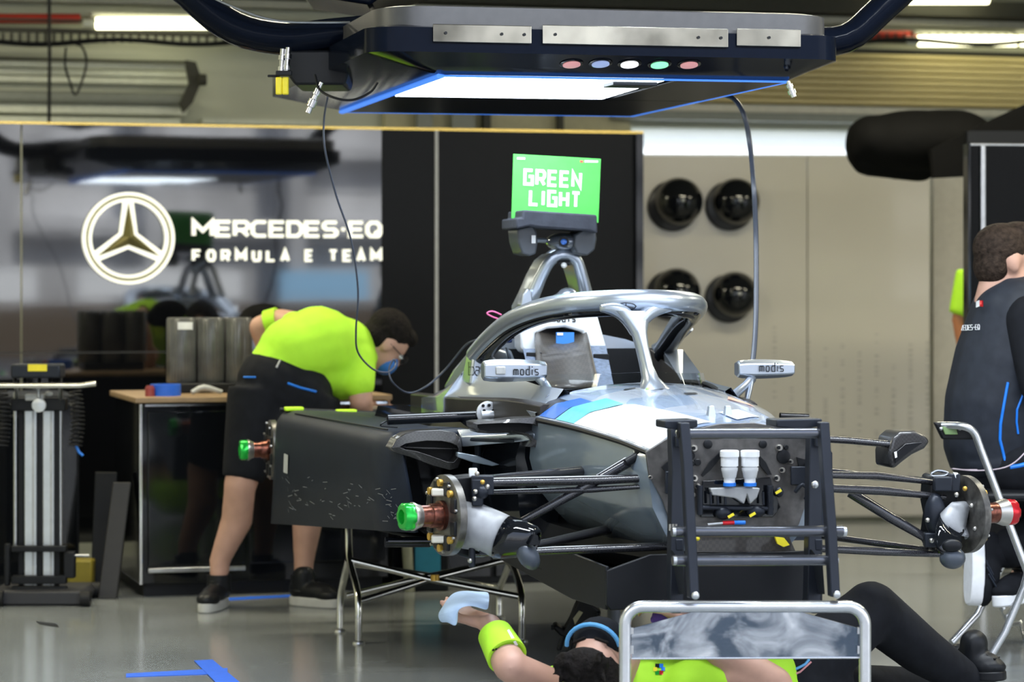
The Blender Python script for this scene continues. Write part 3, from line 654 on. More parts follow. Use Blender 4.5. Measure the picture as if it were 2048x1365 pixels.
for x, y, r in ((1382,912,7),(1394,925,7),(1383,927,6),(1566,914,14),(1571,895,5),(1415,889,9),(1525,889,8)): fit('port', x, y, r, .008, black)
mb = MB(); mb.prism([P(x,y,-.14) for x,y in ((1402,950),(1418,925),(1438,905),(1438,918),(1420,940),(1404,954))], CV*-.008); mb.prism([P(x,y,-.14) for x,y in ((1518,912),(1530,925),(1542,950),(1534,950),(1518,930))], CV*-.008)
mb.prism([P(x,y,-.14) for x,y in ((1322,935),(1345,915),(1352,935),(1335,950))], CV*-.008); mb.prism([P(x,y,-.14) for x,y in ((1592,915),(1612,920),(1625,945),(1600,950))], CV*-.008); mb.each('recess', black, bk)
mb = MB(); mb.prism([P(x,y,-.14) for x,y in ((1405,962),(1540,955),(1545,975),(1560,1015),(1545,1035),(1400,1035),(1396,1000))], CV*-.006); mb.build('pedal_cavity', gloss, bk, bevel=.002)
for x in (1459, 1500):
    s = 7.2/F; mb = MB(); a = P(x,966,-.185); r = 18.5*s
    mb.lathe(a, Z, [(0,r*.62),(.012,r*.62),(.014,r*.72),(.030,r*.85),(.032,r*.9),(.040,r*.92),(.040,r*.80),(.043,r*.80),(.044,r*.96),(.068,r*.96),(.069,r*1.05),(.084,r*1.05),(.086,r*.9),(.087,0)], 28); q = mb.build('fluid_reservoir', whitepl, bk, label='white brake fluid reservoir')
    mb = MB(); mb.lathe(a-Z*.009, Z, [(0,r*.7),(.009,r*.7)], 24); mb.build('blue_collar', bluet, q)
mb = MB(); mb.prism([P(x,y,-.155) for x,y in ((1416,976),(1490,974),(1516,976),(1510,995),(1496,1008),(1490,990),(1484,1008),(1466,996),(1420,990))], CV*-.02); mb.build('master_cylinder_bracket', cast, bk, bevel=.003)
mb = MB(); mb.cyl(P(1402,1016,-.16),P(1546,1018,-.16),.006); mb.cyl(P(1400,1030,-.16),P(1400,972,-.16),.008); mb.cyl(P(1540,972,-.16),P(1540,1030,-.16),.009)
for x in (1421,1435,1450,1526,1538): mb.cyl(P(x,985,-.17),P(x+1,1010,-.17),.0035)
mb.ell(P(1446,1027,-.16),(.022,.015,.018)); mb.ell(P(1512,1024,-.16),(.025,.015,.016)); mb.ell(P(1558,985,-.155),(.012,.01,.014)); mb.build('brake_pedal_linkage', frame, bk)
for x,y in ((1462,1032),(1505,1030),(1557,984)):
    mb = MB(); mb.box(P(x,y,-.19),(.018,.005,.007), ex=Vector((.85,0,.5)), ez=Vector((-.5,0,.85))); mb.build('yellow_marking', yellow, bk)
mb = MB(); mb.cyl(P(1445,1047,-.17),P(1468,1046,-.17),.0055); mb.build('hose_fitting', redm, bk); mb = MB(); mb.cyl(P(1468,1046,-.17),P(1490,1046,-.17),.0055); mb.build('hose_fitting', bluet, bk); mb = MB(); mb.cyl(P(1415,1050,-.17),P(1445,1047,-.17),.004); mb.build('hose', steel, bk)
mb = MB(); mb.box(P(1598,952,-.15),(.045,.02,.05)); mb.box(P(1345,965,-.15),(.04,.03,.06)); mb.box(P(1622,945,-.15),(.03,.03,.05)); mb.tube([P(1590,985,-.16),P(1605,970,-.17),P(1618,985,-.16),P(1610,1000,-.15)],.006,8,sub=3); mb.tube([P(1340,945,-.16),P(1352,960,-.18),P(1345,985,-.16)],.007,8,sub=3); mb.each('clevis_block', frame, bk, bevel=.003)
mb = MB(); mb.prism([P(x,y,-.16) for x,y in ((1548,1074),(1566,1076),(1577,1090),(1565,1094),(1553,1088))], CV*-.01); mb.build('yellow_tab', yellow, bk)
mb = MB(); mb.ell(P(1394,1078,-.16),(.008,.006,.006)); mb.build('yellow_tab', yellow, bk)
mb = MB(); mb.prism([P(x,y,-.137) for x,y in ((1385,1070),(1575,1070),(1590,1104),(1388,1105))], CV*-.006); mb.build('lower_plate', carbonb, bk)
# pins and lens bump on top
for x in (1420,1453):
    mb = MB(); b = V(x+2,838,.02); mb.loft([[b+CU*(s*.012*k)+CV*(t*.014*k)+Z*h for s,t in ((-1,-1),(1,-1),(1,1),(-1,1))] for k,h in ((1.1,-.02),(1,0),(.6,.034),(.5,.036))]); mb.build('pin', silver, nose, smooth=0, bevel=.002)
mb = MB(); mb.ell(V(1443,846,-.02),(.05,.05,.012)); mb.build('round_cover', silverd, nose)
# dark cockpit side, left, with silver shoulder above
side = [(.62,.33,.30,.60),(.9,.365,.6,.80),(1.3,.40,.6,.83),(1.8,.425,.6,.845),(2.2,.43,.6,.838)]
zb = .74
for s in (-1,1):
    mb = MB(); pts = [(.70,.335,.862,.805),(.85,.36,.868,.76),(1.0,.375,.868,.74),(1.5,.41,.852,.74),(2.22,.43,.838,.74)]
    rings = [[C(s*u,v,zb-.02),C(s*u,v,z-.008),C(s*(u-.01),v,z),C(s*(u-.03),v,z),C(s*(u-.04),v,zb-.02)] for v,u,z,zb in pts]
    mb.loft(rings); mb.build('cockpit_side_panel', mat('umber_carbon', (.028,.026,.026), .4, 0, var=.1, spec=.3), car, bevel=.002)
# cockpit tub: outer shoulders and inner walls
tub = [(.72,.24,.905,.345,.835),(.95,.262,.908,.365,.848),(1.2,.275,.922,.385,.85),(1.42,.285,.965,.40,.85),(1.7,.29,1.02,.415,.845)]
for s in (-1,1):
    rings = []
    for v,ui,zi,uo,zo in tub:
        rings.append([C(s*ui,v,zi-.01),C(s*(ui+.018),v,zi),C(s*(ui+(uo-ui)*.38),v,zi-(zi-zo)*.42),C(s*(ui+(uo-ui)*.75),v,zi-(zi-zo)*.86),C(s*uo,v,zo),C(s*(uo-.02),v,zo-.1),C(s*(ui-.005),v,.60)])
    mb = MB(); mb.loft(rings, caps=False); mb.build('cockpit_shoulder', silver if s < 0 else silver, car, smooth=50)
    mb = MB(); mb.loft([[C(s*(ui-.004),v,zi-.02),C(s*(ui-.004),v,.6),C(s*(ui-.012),v,.6),C(s*(ui-.012),v,zi-.02)] for v,ui,zi,uo,zo in tub]); mb.build('cockpit_wall', carbonb, car)
# engine cover
eng = [(1.7,[(0,1.06),(.10,1.05),(.20,1.03),(.29,1.0),(.36,.92),(.42,.84),(.42,.60),(0,.55)]), (2.1,[(0,1.05),(.07,1.03),(.12,.98),(.16,.92),(.26,.86),(.42,.82),(.42,.6),(0,.55)]), (2.7,[(0,.94),(.05,.93),(.09,.90),(.12,.86),(.18,.80),(.3,.74),(.3,.6),(0,.55)]), (3.4,[(0,.82),(.04,.81),(.07,.79),(.09,.76),(.1,.72),(.15,.68),(.15,.58),(0,.56)])]
mb = MB(); mb.loft([sect(v,h) for v,h in interp(eng,5)]); mb.build('engine_cover', silver, car, smooth=50)
mb = MB(); mb.prism([C(u,1.69,z) for u,z in ((-.29,.62),(.29,.62),(.29,1.0),(-.29,1.0))], CV*.01); mb.build('rear_bulkhead', black, car)
mb = MB(); mb.prism([C(u,v,.62) for u,v in ((-.24,.75),(.24,.75),(.28,1.69),(-.28,1.69))], Z*.01); mb.build('cockpit_floor', black, car)
# left rear: big flank fairing seen beside the cockpit
mb = MB(); f_ = [V(x,y,v) for x,y,v in ((885,778,2.1),(905,740,2.05),(940,700,1.95),(958,690,1.8),(1012,700,1.55),(1025,735,1.5),(1030,776,1.5))]
mb.prism(f_, CV*.05+CU*.03); fl = mb.build('shoulder_fairing', silver, car, bevel=.012)
mb = MB(); mb.loft([[V(x,y,v) for x,y,v in ((1010+k*4,695+k,1.5-k*.03),(1022,712,1.48),(1026,740,1.46),(1022,745,1.5))] for k in (0,1)]); mb.build('shoulder_lip', silver, car)
# ---- head surround, seat, belts
mb = MB(); R = []
for k in range(25):
    t = pi*k/24; R.append([C(-cos(t)*(.175+a), 1.62-.02*sin(t)+b, .985+.022*sin(t)-.11*(1-sin(t))**2*0+c) for a,b,c in ((-.02,-.05,-.0),(.05,-.05,.0),(.05,.03,.06),(-.02,.03,.06))])
hp = [V(x,y,1.5) for x,y in ((1040,632),(1120,622),(1195,630),(1212,690),(1213,708),(1188,706),(1175,690),(1165,665),(1130,655),(1095,658),(1070,668),(1077,695),(1080,706),(1052,708),(1042,695))]
mb = MB(); mb.prism(hp, CV*.10); hs = mb.build('head_surround', whitep, car, bevel=.008)
mb = MB(); lettering(mb, 'modis', V(1103,645,1.498), CU, Z, .028, .013, .004, .0035, -CV, .001); mb.build('surround_lettering', black, hs, smooth=0)
mb = MB(); rows = []
for i in range(9):
    t = i/8; y = 657+t*120; xl = 1072+t*8-4*sin(t*pi); xr = 1172+t*28; zc = 1.53-.35*t
    rows.append([V(xl+(xr-xl)*k/10, y+(-5*sin(pi*k/10) if i==0 else 0), zc+.06*sin(pi*k/10)) for k in range(11)])
mb.loft(rows, caps=False, closed=False); st = mb.build('seat', carbonb, car, solid=.01)
mb = MB(); mb.prism([V(x,y,1.49) for x,y in ((1112,665),(1148,665),(1148,690),(1112,690))], CV*-.002); s_ = mb.build('seat_label', mat('label_blue', (.04,.22,.62), .4), st, smooth=0, label='blue label')
mb = MB(); mb.prism([V(x,y,1.486) for x,y in ((1114,666),(1126,666),(1126,671),(1114,671))], CV*-.001); mb.build('label_corner', whitepl, s_, smooth=0)
beltm = mat('belt_web', (.10,.13,.19), .7, 0, var=.3, scale=80, bump=.3)
for pts in (((1062,698,1.47),(1066,712,1.40),(1070,732,1.32),(1080,760,1.20)), ((1196,692,1.47),(1200,715,1.38),(1206,745,1.3),(1212,775,1.15))):
    mb = MB(); P_ = [V(*p) for p in pts]; mb.loft([[p-CU*.027,p+CU*.027,p+CU*.027+CV*.005,p-CU*.027+CV*.005] for p in P_]); mb.build('seat_belt', beltm, car, smooth=60)
    mb = MB(); mb.box(P_[1]+CU*.002-CV*.006,(.05,.006,.022)); mb.build('belt_buckle', black, car, bevel=.002)
mb = MB(); mb.cyl(V(1003,686,1.62),V(1003,672,1.62),.035); mb.build('fuel_cap', mat('navy_plastic', (.02,.04,.16), .4), car, bevel=.004)
# mirrors
def mirror(x0, y0, x1, y1, v, txt, tx, stem, flip):
    d = V((x0+x1)/2,(y0+y1)/2,v); e = CU; c = d; wv = (V(x1,y0,v)-V(x0,y0,v)).length; hv = (V(x0,y0,v)-V(x0,y1,v)).length
    m_ = MB(); pr = []
    for k in range(9):
        t = k/8; dz = hv*(.56-.08*t)
        a = c+e*wv*(t-.5)
        q = .80+.20*sin(pi*t)**.5
        pr.append([a+Z*dz*q+CV*.0, a+Z*dz*q*.6-CV*.028*q, a-Z*dz*q*.6-CV*.028*q, a-Z*dz*q, a-Z*dz*q*.7+CV*.03, a+Z*dz*q*.7+CV*.03])
    m_.loft(pr); mm = m_.build('mirror_housing', silver, car, smooth=30, bevel=.004)
    g = MB(); g.prism([c+e*wv*a*.42+Z*hv*b*.36+CV*.031 for a,b in ((-1,-1),(1,-1),(1,1),(-1,1))], CV*.002); g.build('mirror_glass', chrome, mm)
    t_ = MB(); lettering(t_, 'modis', V(tx,y1-13,v)-CV*.033, e, Z, .030, .0125, .0050, .0026, -CV, .0015, {'i':.4,'m':1.25}); t_.build('mirror_lettering', black, mm, smooth=0)
    s_ = MB(); s_.tube([V(*p) for p in stem], [.012,.010,.011,.013], 12, sub=4, flat=1.4); s_.build('mirror_stem', silver, mm)
    return mm
m1 = mirror(966,719,1092,764,.95,'modis',1022,((1075,752,.95),(1090,770,.93),(1098,785,.88),(1099,800,.80)),1)
mb = MB(); mb.box(V(997,741,.95)-CV*.03,(.03,.012,.024)); mb.build('mirror_camera', cast, m1, bevel=.003)
m2 = mirror(1474,720,1586,757,.9,'modis',1512,((1505,756,.9),(1490,772,.87),(1475,785,.84),(1463,797,.8)),-1)
mb = MB(); mb.tube([V(1506,752,.9),V(1500,780,.86),V(1495,802,.82)],.007,10); mb.build('mirror_strut', silver, m2)
# windscreen: clear strip at the front of the cockpit
clearm = mat('clear_visor', (.9,.93,.95), .03, 0, trans=1, ior=1.2, var=.01)
mb = MB(); rr = []
for k in range(13):
    t = -1+2*k/12; u = t*.255; v = .66+.30*abs(t)**2; rr.append([C(u,v,.915+.008-.03*abs(t)),C(u,v+.03,.955-.015*abs(t)),C(u,v+.034,.955-.015*abs(t)),C(u,v+.004,.915+.008-.03*abs(t))])
mb.loft(rr); mb.build('windscreen', clearm, car)
mb = MB(); mb.tube([V(1365,765,1.1),V(1392,766,1.0),V(1420,772,.9),V(1445,788,.8)],.008,8,sub=4); mb.build('cockpit_seal', rubber, car)
# ---- halo
hz = [(-.325,1.60,.985),(-.312,1.45,1.04),(-.29,1.25,1.098),(-.25,1.05,1.137),(-.19,.88,1.157),(-.10,.765,1.165),(0,.725,1.165),(.10,.765,1.163),(.185,.88,1.155),(.24,1.05,1.135),(.268,1.25,1.10),(.285,1.42,1.05),(.295,1.56,1.00)]
mb = MB(); n_ = len(hz)
pth = [C(*p) for p in hz]
mb.tube(pth, [.040,.040,.040,.041,.041,.042,.044,.042,.041,.041,.040,.038,.036], 20, sub=6, flat=.78, up=Z); halo = mb.build('halo', silver, car)
mb = MB(); mb.tube([C(u*.985,v+.012,z-.022) for u,v,z in hz], .028, 14, sub=6, flat=.9, up=Z); mb.build('halo_underside', gloss, halo)
# pillar: flares out at the top and at the foot
pil = [(1268,622,.70,.060,.028),(1272,640,.69,.040,.030),(1278,665,.675,.023,.034),(1284,695,.66,.019,.036),(1292,730,.64,.019,.036),(1300,755,.62,.024,.040),(1308,774,.60,.040,.055),(1312,784,.59,.055,.07)]
mb = MB(); rg = []
for x,y,v,a,b in pil:
    c = V(x,y,v); rg.append([c+CU*a*cos(2*pi*k/20)+CV*b*sin(2*pi*k/20) for k in range(20)])
mb.loft(rg); mb.build('halo_pillar', silver, halo, smooth=60)
for s in (-1,1):      # fillets from pillar into hoop
    mb = MB(); rg = []
    for k in range(9):
        t = k/8; x = 1271+s*(8+t*62); y = 614+ (30*(1-t)**3); a = .022*(1-t)+.012
        c = V(x, y+3, .70+.03*t); rg.append([c+Z*a*1.0*cos(2*pi*j/14)*(1.1-.2*t)+CV*a*sin(2*pi*j/14)*1.2 for j in range(14)])
    mb.loft(rg); mb.build('halo_fillet', silver, halo, smooth=60)
mb = MB(); mb.ell(V(1311,778,.56),(.012,.012,.008)); mb.ell(V(1298,779,.56),(.010,.01,.007)); mb.build('green_marker', mat('pale_green_marker', (.45,.75,.25), .4), halo)
mb = MB()
for k in range(24):
    t = 2*pi*k/24
for s, (p0, p1) in enumerate((((1330,690,1.5),(1378,640,1.35)),((1350,688,1.5),(1382,658,1.38)))):
    mb = MB(); mb.cyl(V(*p0),V(*p1),.008); mb.build('halo_brace', chrome, halo)
for s in (-1,1):
    mb = MB(); q = C(s*.32,1.62,.985); mb.loft([[q+CU*.03*a*k+CV*.05*b*k+Z*h for a,b in ((-1,-1),(1,-1),(1,1),(-1,1))] for k,h in ((1.5,-.10),(1.1,-.03),(.9,.02))]); mb.build('halo_mount', silver, halo, bevel=.01)
mb = MB(); mb.tube([V(x,y,1.55) for x,y in ((1003,640),(985,634),(974,627),(985,623),(1003,630))],.0025,6,sub=4); mb.build('loop_tag', mat('pink_cord', (.8,.15,.35), .5), halo)
mb = MB(); mb.loft([[C(u,v,z) for u,v,z in ((.25,1.2,.90),(.31,1.2,.93),(.36,1.2,.86),(.30,1.2,.83))],[C(u,v,z) for u,v,z in ((.27,1.5,1.0),(.34,1.5,1.0),(.38,1.5,.88),(.30,1.5,.85))]]); mb.build('shoulder_lip', silver, car, smooth=50)
# ---- roll hoop
hoop = [(1052,618,1.80),(1066,590,1.78),(1082,553,1.765),(1098,525,1.75),(1113,513,1.745),(1128,510,1.745),(1143,513,1.745),(1155,525,1.75),(1164,555,1.76),(1172,590,1.78),(1178,618,1.80)]
mb = MB(); mb.tube([V(*p) for p in hoop], [.027,.024,.021,.020,.020,.021,.020,.020,.021,.024,.027], 16, sub=5); rh = mb.build('roll_hoop', silver, car)
mb = MB(); mb.tube([V(x+(1128-x)*.10-8,y-4,v+.16) for x,y,v in hoop], .018, 14, sub=5); mb.build('rear_hoop', silver, rh)
mb = MB(); 
for a, b in zip(hoop[1:5], hoop[2:6]): pass
for hp_ in (hoop[:6], hoop[5:]):
    mb = MB(); mb.loft([[V(*p)+n1 for n1 in (Vector((0,0,.012)),CV*.16+Vector((-.012,0,.008)),CV*.16+Vector((-.012,0,-.008)),Vector((0,0,-.012)))] for p in hp_]); mb.build('hoop_side', silver, rh, smooth=50)
mb = MB(); mb.ell(V(1128,531,1.72),(.010,.012,.010)); mb.build('camera_eye', whitepl, rh); mb = MB(); mb.box(V(1128,527,1.74),(.04,.03,.014)); mb.build('eye_bracket', black, rh, bevel=.004)
mb = MB(); mb.ell(V(1135,592,1.7),(.035,.04,.028)); mb.ell(V(1118,600,1.7),(.03,.04,.02)); mb.ell(V(1150,600,1.7),(.03,.03,.02)); mb.blob('hoop_base_fairing', silver, rh, .006, 6)
mb = MB(); mb.prism([V(x,y,1.74) for x,y in ((1042,612),(1046,590),(1055,577),(1063,583),(1066,612))], CV*.06); mb.build('hoop_bracket', silver, rh, bevel=.004)
# onboard camera pod with two side housings
mb = MB(); mb.cyl(V(1127,512,1.76),V(1127,492,1.76),.026); mb.build('camera_mast', black, rh)
tc_ = MB(); c = V(1127,484,1.76); tc_.ell(c, (.062,.09,.030), CU, CV, Z, 24, 14); pod = tc_.build('camera_pod', mat('pod_grey', (.22,.25,.30), .2, .5, coat=1), rh)
mb = MB(); mb.lathe(V(1127,484,1.665), -CV, [(0,.017),(.006,.017),(.006,.011),(.002,.011)], 20); mb.build('lens_ring', black, pod); mb = MB(); mb.ell(V(1127,484,1.66),(.012,.006,.010)); mb.build('lens', bluep, pod)
mb = MB(); mb.tube([V(1066,480,1.76),V(1095,482,1.76),V(1127,483,1.76),V(1160,482,1.76),V(1186,480,1.76)],[.012,.010,.012,.010,.012],12,flat=.8); mb.build('pod_bar', silverd, pod)
podm = mat('pod_slate', (.055,.065,.08), .4, 0, coat=.3)
for pts, dd in ((((1034,458),(1066,450),(1073,462),(1076,485),(1072,508),(1060,512),(1045,508),(1037,485)),.0),(((1150,470),(1180,450),(1191,455),(1194,478),(1190,500),(1175,512),(1155,508),(1148,490)),.0)):
    mb = MB(); mb.prism([V(x,y,1.66) for x,y in pts], CV*.14); mb.build('pod_end_plate', podm, pod, bevel=.006)
mb = MB(); mb.prism([V(x,y,1.655) for x,y in ((1063,471),(1071,471),(1071,487),(1063,487))], CV*-.002); mb.build('pod_label', whitepl, pod, smooth=0)
# ---- foam cover and green sign on the camera pod
foam = mat('grey_foam', (.040,.045,.062), .85, 0, var=.15, bump=.2)
mb = MB(); mb.prism([V(x,y,1.60) for x,y in ((1046,420),(1194,430),(1196,467),(1190,466),(1180,462),(1078,455),(1062,452),(1033,458),(1033,436),(1045,436))], CV*.22); mb.build('foam_cover', foam, None, bevel=.006, **T('dark grey foam block over the car camera, under the green sign','foam block'))
sg = thing('green_sign', V(1110,435,1.6), 'bright green square card reading GREEN LIGHT above the car', 'sign')
SGV = 1.71
mb = MB(); cn = [(1027,308),(1202,318),(1197,446),(1023,437)]; q4 = [V(x,y,SGV) for x,y in cn]; mb.prism(q4, CV*.005)
mb.build('card', mat('green_card', (.10,.62,.10), .5), sg, smooth=0, bevel=.001)
sx_ = (q4[1]-q4[0]).normalized(); sy_ = (q4[0]-q4[3]).normalized()
wht = mat('white_print', (.9,.95,.9), .4)
def sgt(txt, x0, y1, h, wl, gap, sw, wide={}):
    mb = MB(); lettering(mb, txt, V(x0,y1,SGV-.0005), sx_, sy_, h, wl, gap, sw, -CV, .0012, wide); mb.build('lettering', wht, sg, smooth=0)
u_ = V(1100,400,SGV).y/F
sgt('GREEN', 1046, 371, 34*u_, 21.8*u_, 3.0*u_, 6.4*u_)
sgt('LIGHT', 1057, 412, 34*u_, 21.2*u_, 3.0*u_, 6.4*u_, {'I':.5})
for x0,x1,y,c in ((1034,1050,319,wht),(1169,1196,325,wht),(1160,1166,325,mat('red_print',(.7,.1,.08),.4))):
    mb = MB(); a = V(x0,y,SGV-.0005); b = V(x1,y+.6,SGV-.0005); mb.prism([a,b,b+Z*.007,a+Z*.007], -CV*.001); mb.build('small_print', c, sg, smooth=0)
# ================= sidepods =================
def sidepod():
    # outer wall, top, inner wall of the big black left pod; the rear is closed, the front is open
    O0, O1 = V(557,822,2.45), V(800,880,.92); B0, B1 = V(545,1048,2.45), V(833,1066,.92)
    I0, I1 = V(782,829,2.45), V(960,862,.98); J0 = V(782,1040,2.45); J1 = V(945,1066,.98)
    def outer(t):   # rings along the length
        a = O0.lerp(O1,t); b = B0.lerp(B1,t); i = I0.lerp(I1,t); j = J0.lerp(J1,t); k = .055
        up = (a-b).normalized(); inn = (i-a).normalized()
        r = [b, a-up*k]
        for q in range(1,5):
            th = q/5*pi/2; r.append((a-up*k+inn*k)+(-inn*k*cos(th))+(up*k*sin(th)))
        r += [a+inn*k, i-inn*.03, i-Z*.03, j]
        return r
    return outer
of = sidepod(); mb = MB(); R = [of(t) for t in (0,.02,.25,.5,.75,1)]
mb.loft(R, caps=False, closed=False); mb.add(R[0], [tuple(range(len(R[0])))])
pod_ = mb.build('side_fairing', slate, car, solid=.012, smooth=35)
# inner liner closing the pod a little way in
mb = MB(); r = of(.80); mb.add(r+[p+CV*.02 for p in r], [tuple(range(len(r)))]); mb.build('fairing_liner', gloss, pod_)
scr = mat('scratch_mark', (.16,.17,.19), .7); random.seed(11); mb = MB()
def onside(s, t, off=.0125):
    O0, O1 = V(557,822,2.45), V(800,880,.92); B0, B1 = V(545,1048,2.45), V(833,1066,.92)
    a = O0.lerp(O1,s); b = B0.lerp(B1,s); n = (O1-O0).cross(Z).normalized()
    if n.x > 0: n = -n
    return a.lerp(b,t)+n*off
for i in range(70):
    s, t = .08+.86*random.random(), .55+.36*random.random(); l_ = random.choice((.01,.02,.035)); sl_ = random.uniform(-.02,.04)
    a = onside(s,t); b = onside(min(.99,s+l_),t+sl_); 
    mb.add([a, b, b+Z*.0022, a+Z*.0022], [(0,1,2,3)])
mb.build('scratches', scr, pod_, smooth=0, kind='stuff')
mb = MB(); mb.add([onside(.10,.36),onside(.135,.37),onside(.135,.54),onside(.10,.53)],[(0,1,2,3)]); mb.build('white_tape', mat('pale_tape', (.45,.47,.48), .5), pod_, smooth=0)
for y0 in (.0,):
    mb = MB(); a = V(560,823,2.44); b = V(780,831,2.44); mb.tube([a+Z*.006,b+Z*.006], .007, 8); mb.build('top_rail', black, pod_)
for x0,x1,y in ((569,606,820),(672,712,825)):
    mb = MB(); mb.box((V(x0,y,2.42)+V(x1,y+1,2.42))/2+Z*.004, ((V(x1,y,2.42)-V(x0,y,2.42)).length,.045,.014), ex=CU, ey=CV); mb.build('neon_clip', neonc, pod_, bevel=.004)
for a,b in (((590,826,2.3),(775,870,1.2)),((700,832,2.3),(800,862,1.5))):
    mb = MB(); P0 = V(*a); P1 = V(*b); zz = of(0)[7].z; 
    mb.tube([Vector((P0.x,P0.y,.765)),Vector((P1.x,P1.y,.765))], .0025, 6); mb.build('panel_seam', black, pod_)
# inlet ring at the front corner
def zz3(pts, sx0, sy0, k, v): return [V(sx0+x/k, sy0+y/k, v) for x,y in pts]
ringo = [(915,380),(950,320),(1010,285),(1080,268),(1240,262),(1330,278),(1368,315),(1378,380),(1380,440),(1352,508),(1300,522),(1180,490),(1050,440),(940,405)]
ringi = [(965,372),(1010,350),(1080,340),(1150,332),(1240,334),(1300,345),(1340,362),(1352,385),(1345,440),(1318,470),(1280,468),(1180,432),(1090,402),(1010,388)]
mb = MB(); Ro = zz3(ringo,500,780,3.25,.90); Ri = zz3(ringi,500,780,3.25,.90); n = len(Ro); bk_ = CV*.09
mb.loft([[Ro[i]-CV*0, Ri[i]-CV*.012, Ri[i]+bk_, Ro[i]+bk_] for i in list(range(n))+[0]], caps=False); ir = mb.build('inlet_ring', carbon, car, smooth=60, bevel=.002)
mb = MB(); mb.prism([p+CV*.07 for p in Ri], CV*.01); mb.build('inlet_mesh', black, ir)
mb = MB(); sp = zz3([(965,372),(1150,385),(1350,385),(1180,375)],500,780,3.25,.89); mb.prism(sp, CV*.05); mb.build('inlet_vane', carbon, ir)
# bridge wing from the pod to the body and its scoop
mb = MB(); A0 = zz3([(1370,305),(1380,372)],500,780,3.25,.92); A1 = [V(1070,866,.72),V(1070,882,.72)]
wg = [[A0[0],A0[0]+CV*.05+Z*.02,A0[0]+CV*.13+Z*.0,A0[1]+CV*.06,A0[1]]]
wg.append([A1[0],A1[0]+CV*.05+Z*.012,A1[0]+CV*.13,A1[1]+CV*.06,A1[1]]); mb.loft(wg); mb.build('bridge_wing', silver, car, smooth=50, bevel=.004)
def z3(pts, v): return [V(920+x/3.25, 780+y/3.25, v) for x,y in pts]
mb = MB(); so_ = z3([(85,215),(110,208),(260,200),(380,185),(540,178),(575,230),(605,320),(608,365),(580,382),(520,378),(430,370),(470,330),(430,300),(330,280),(190,285),(115,280),(90,245)],.70)
si_ = z3([(110,225),(140,222),(270,215),(390,215),(480,222),(560,280),(590,330),(590,355),(570,360),(530,358),(500,350),(500,335),(440,285),(340,265),(190,272),(130,262),(112,245)],.70)
n = len(so_); mb.loft([[so_[i], si_[i]-CV*.005, si_[i]+CV*.10, so_[i]+CV*.10] for i in list(range(n))+[0]], caps=False); sc_ = mb.build('body_scoop', carbon, car, smooth=50)
mb = MB(); mb.prism([p+CV*.05 for p in si_], CV*.01); mb.build('scoop_mesh', black, sc_)
mb = MB(); mb.prism(z3([(85,215),(260,198),(540,176),(640,120),(600,30),(720,25),(800,45),(640,170),(560,185)],.74)[:], CV*.03); 
mb = MB(); mb.prism([C(-.40,.75,.745),C(-.40,1.5,.745),C(-.60,1.5,.74),C(-.58,1.05,.74),C(-.48,.85,.745)], Z*.012); mb.build('upper_deck', slate, car, bevel=.003)
# lower bodywork behind the front suspension, left: dark curved sweep to the pod
mb = MB(); rg = []
for k in range(8):
    t = k/7; v = .78+1.3*t; u = -.36-.16*min(1,t*2.2)-.05*t; rg.append([C(u,v,.80),C(u-.03,v,.70),C(u-.02,v,.55),C(u,v,.42),C(u+.1,v,.42),C(u+.1,v,.80)])
mb.loft(rg); mb.build('side_tub', gloss, car, smooth=50)
mb = MB(); mb.prism([V(x,y,.86) for x,y in ((915,905),(955,912),(1000,930),(985,933),(945,925),(915,915))], CV*.03); mb.build('turning_vane', silverd, car, bevel=.003)
# right pod (mostly hidden)
mb = MB(); rg = []
for v,uo,z in ((.95,.66,.74),(1.6,.80,.75),(2.45,.84,.74)): rg.append([C(.40,v,.42),C(uo,v,.42),C(uo,v,z-.05),C(uo-.05,v,z),C(.40,v,z)])
mb.loft(rg); mb.build('side_fairing', slate, car, smooth=30)
# tubes with bracket on the left side
bm_ = MB(); bm_.tube([V(775,840,1.15),V(965,832,1.15)], .0165, 20); tb = bm_.build('side_impact_tube', gloss, car)
bm_ = MB(); bm_.lathe(V(975,826,1.13), -CV, [(0,.036),(.008,.036),(.01,.03),(.01,0)], 24); bm_.cyl(V(962,832,1.12),V(992,831,1.12),.017); br = bm_.build('tube_bracket', alu, tb)
for x,y in ((966,812),(978,811),(986,822),(968,822)):
    mb = MB(); mb.lathe(V(x,y,1.115), -CV, [(0,.005),(.004,.005),(.004,0)], 10); mb.build('bracket_bolt', black, br)
mb = MB(); mb.tube([V(772,843,1.14),V(763,848,1.12),V(762,852,1.12),V(772,853,1.12),V(795,855,1.12)],.003,6,sub=3); mb.build('tube_wire', black, tb)
mb = MB(); mb.tube([V(770,1085,1.2),V(860,1085,1.2)], .016, 18); mb.build('side_impact_tube', gloss, car)
mb = MB(); mb.tube([V(1560,832,1.15),V(1617,834,1.15)], .010, 18); mb.build('side_impact_tube', gloss, car)
mb = MB(); mb.box(V(812,820,2.3),(.03,.04,.028)); mb.build('sensor_box', bluet, car, bevel=.004)
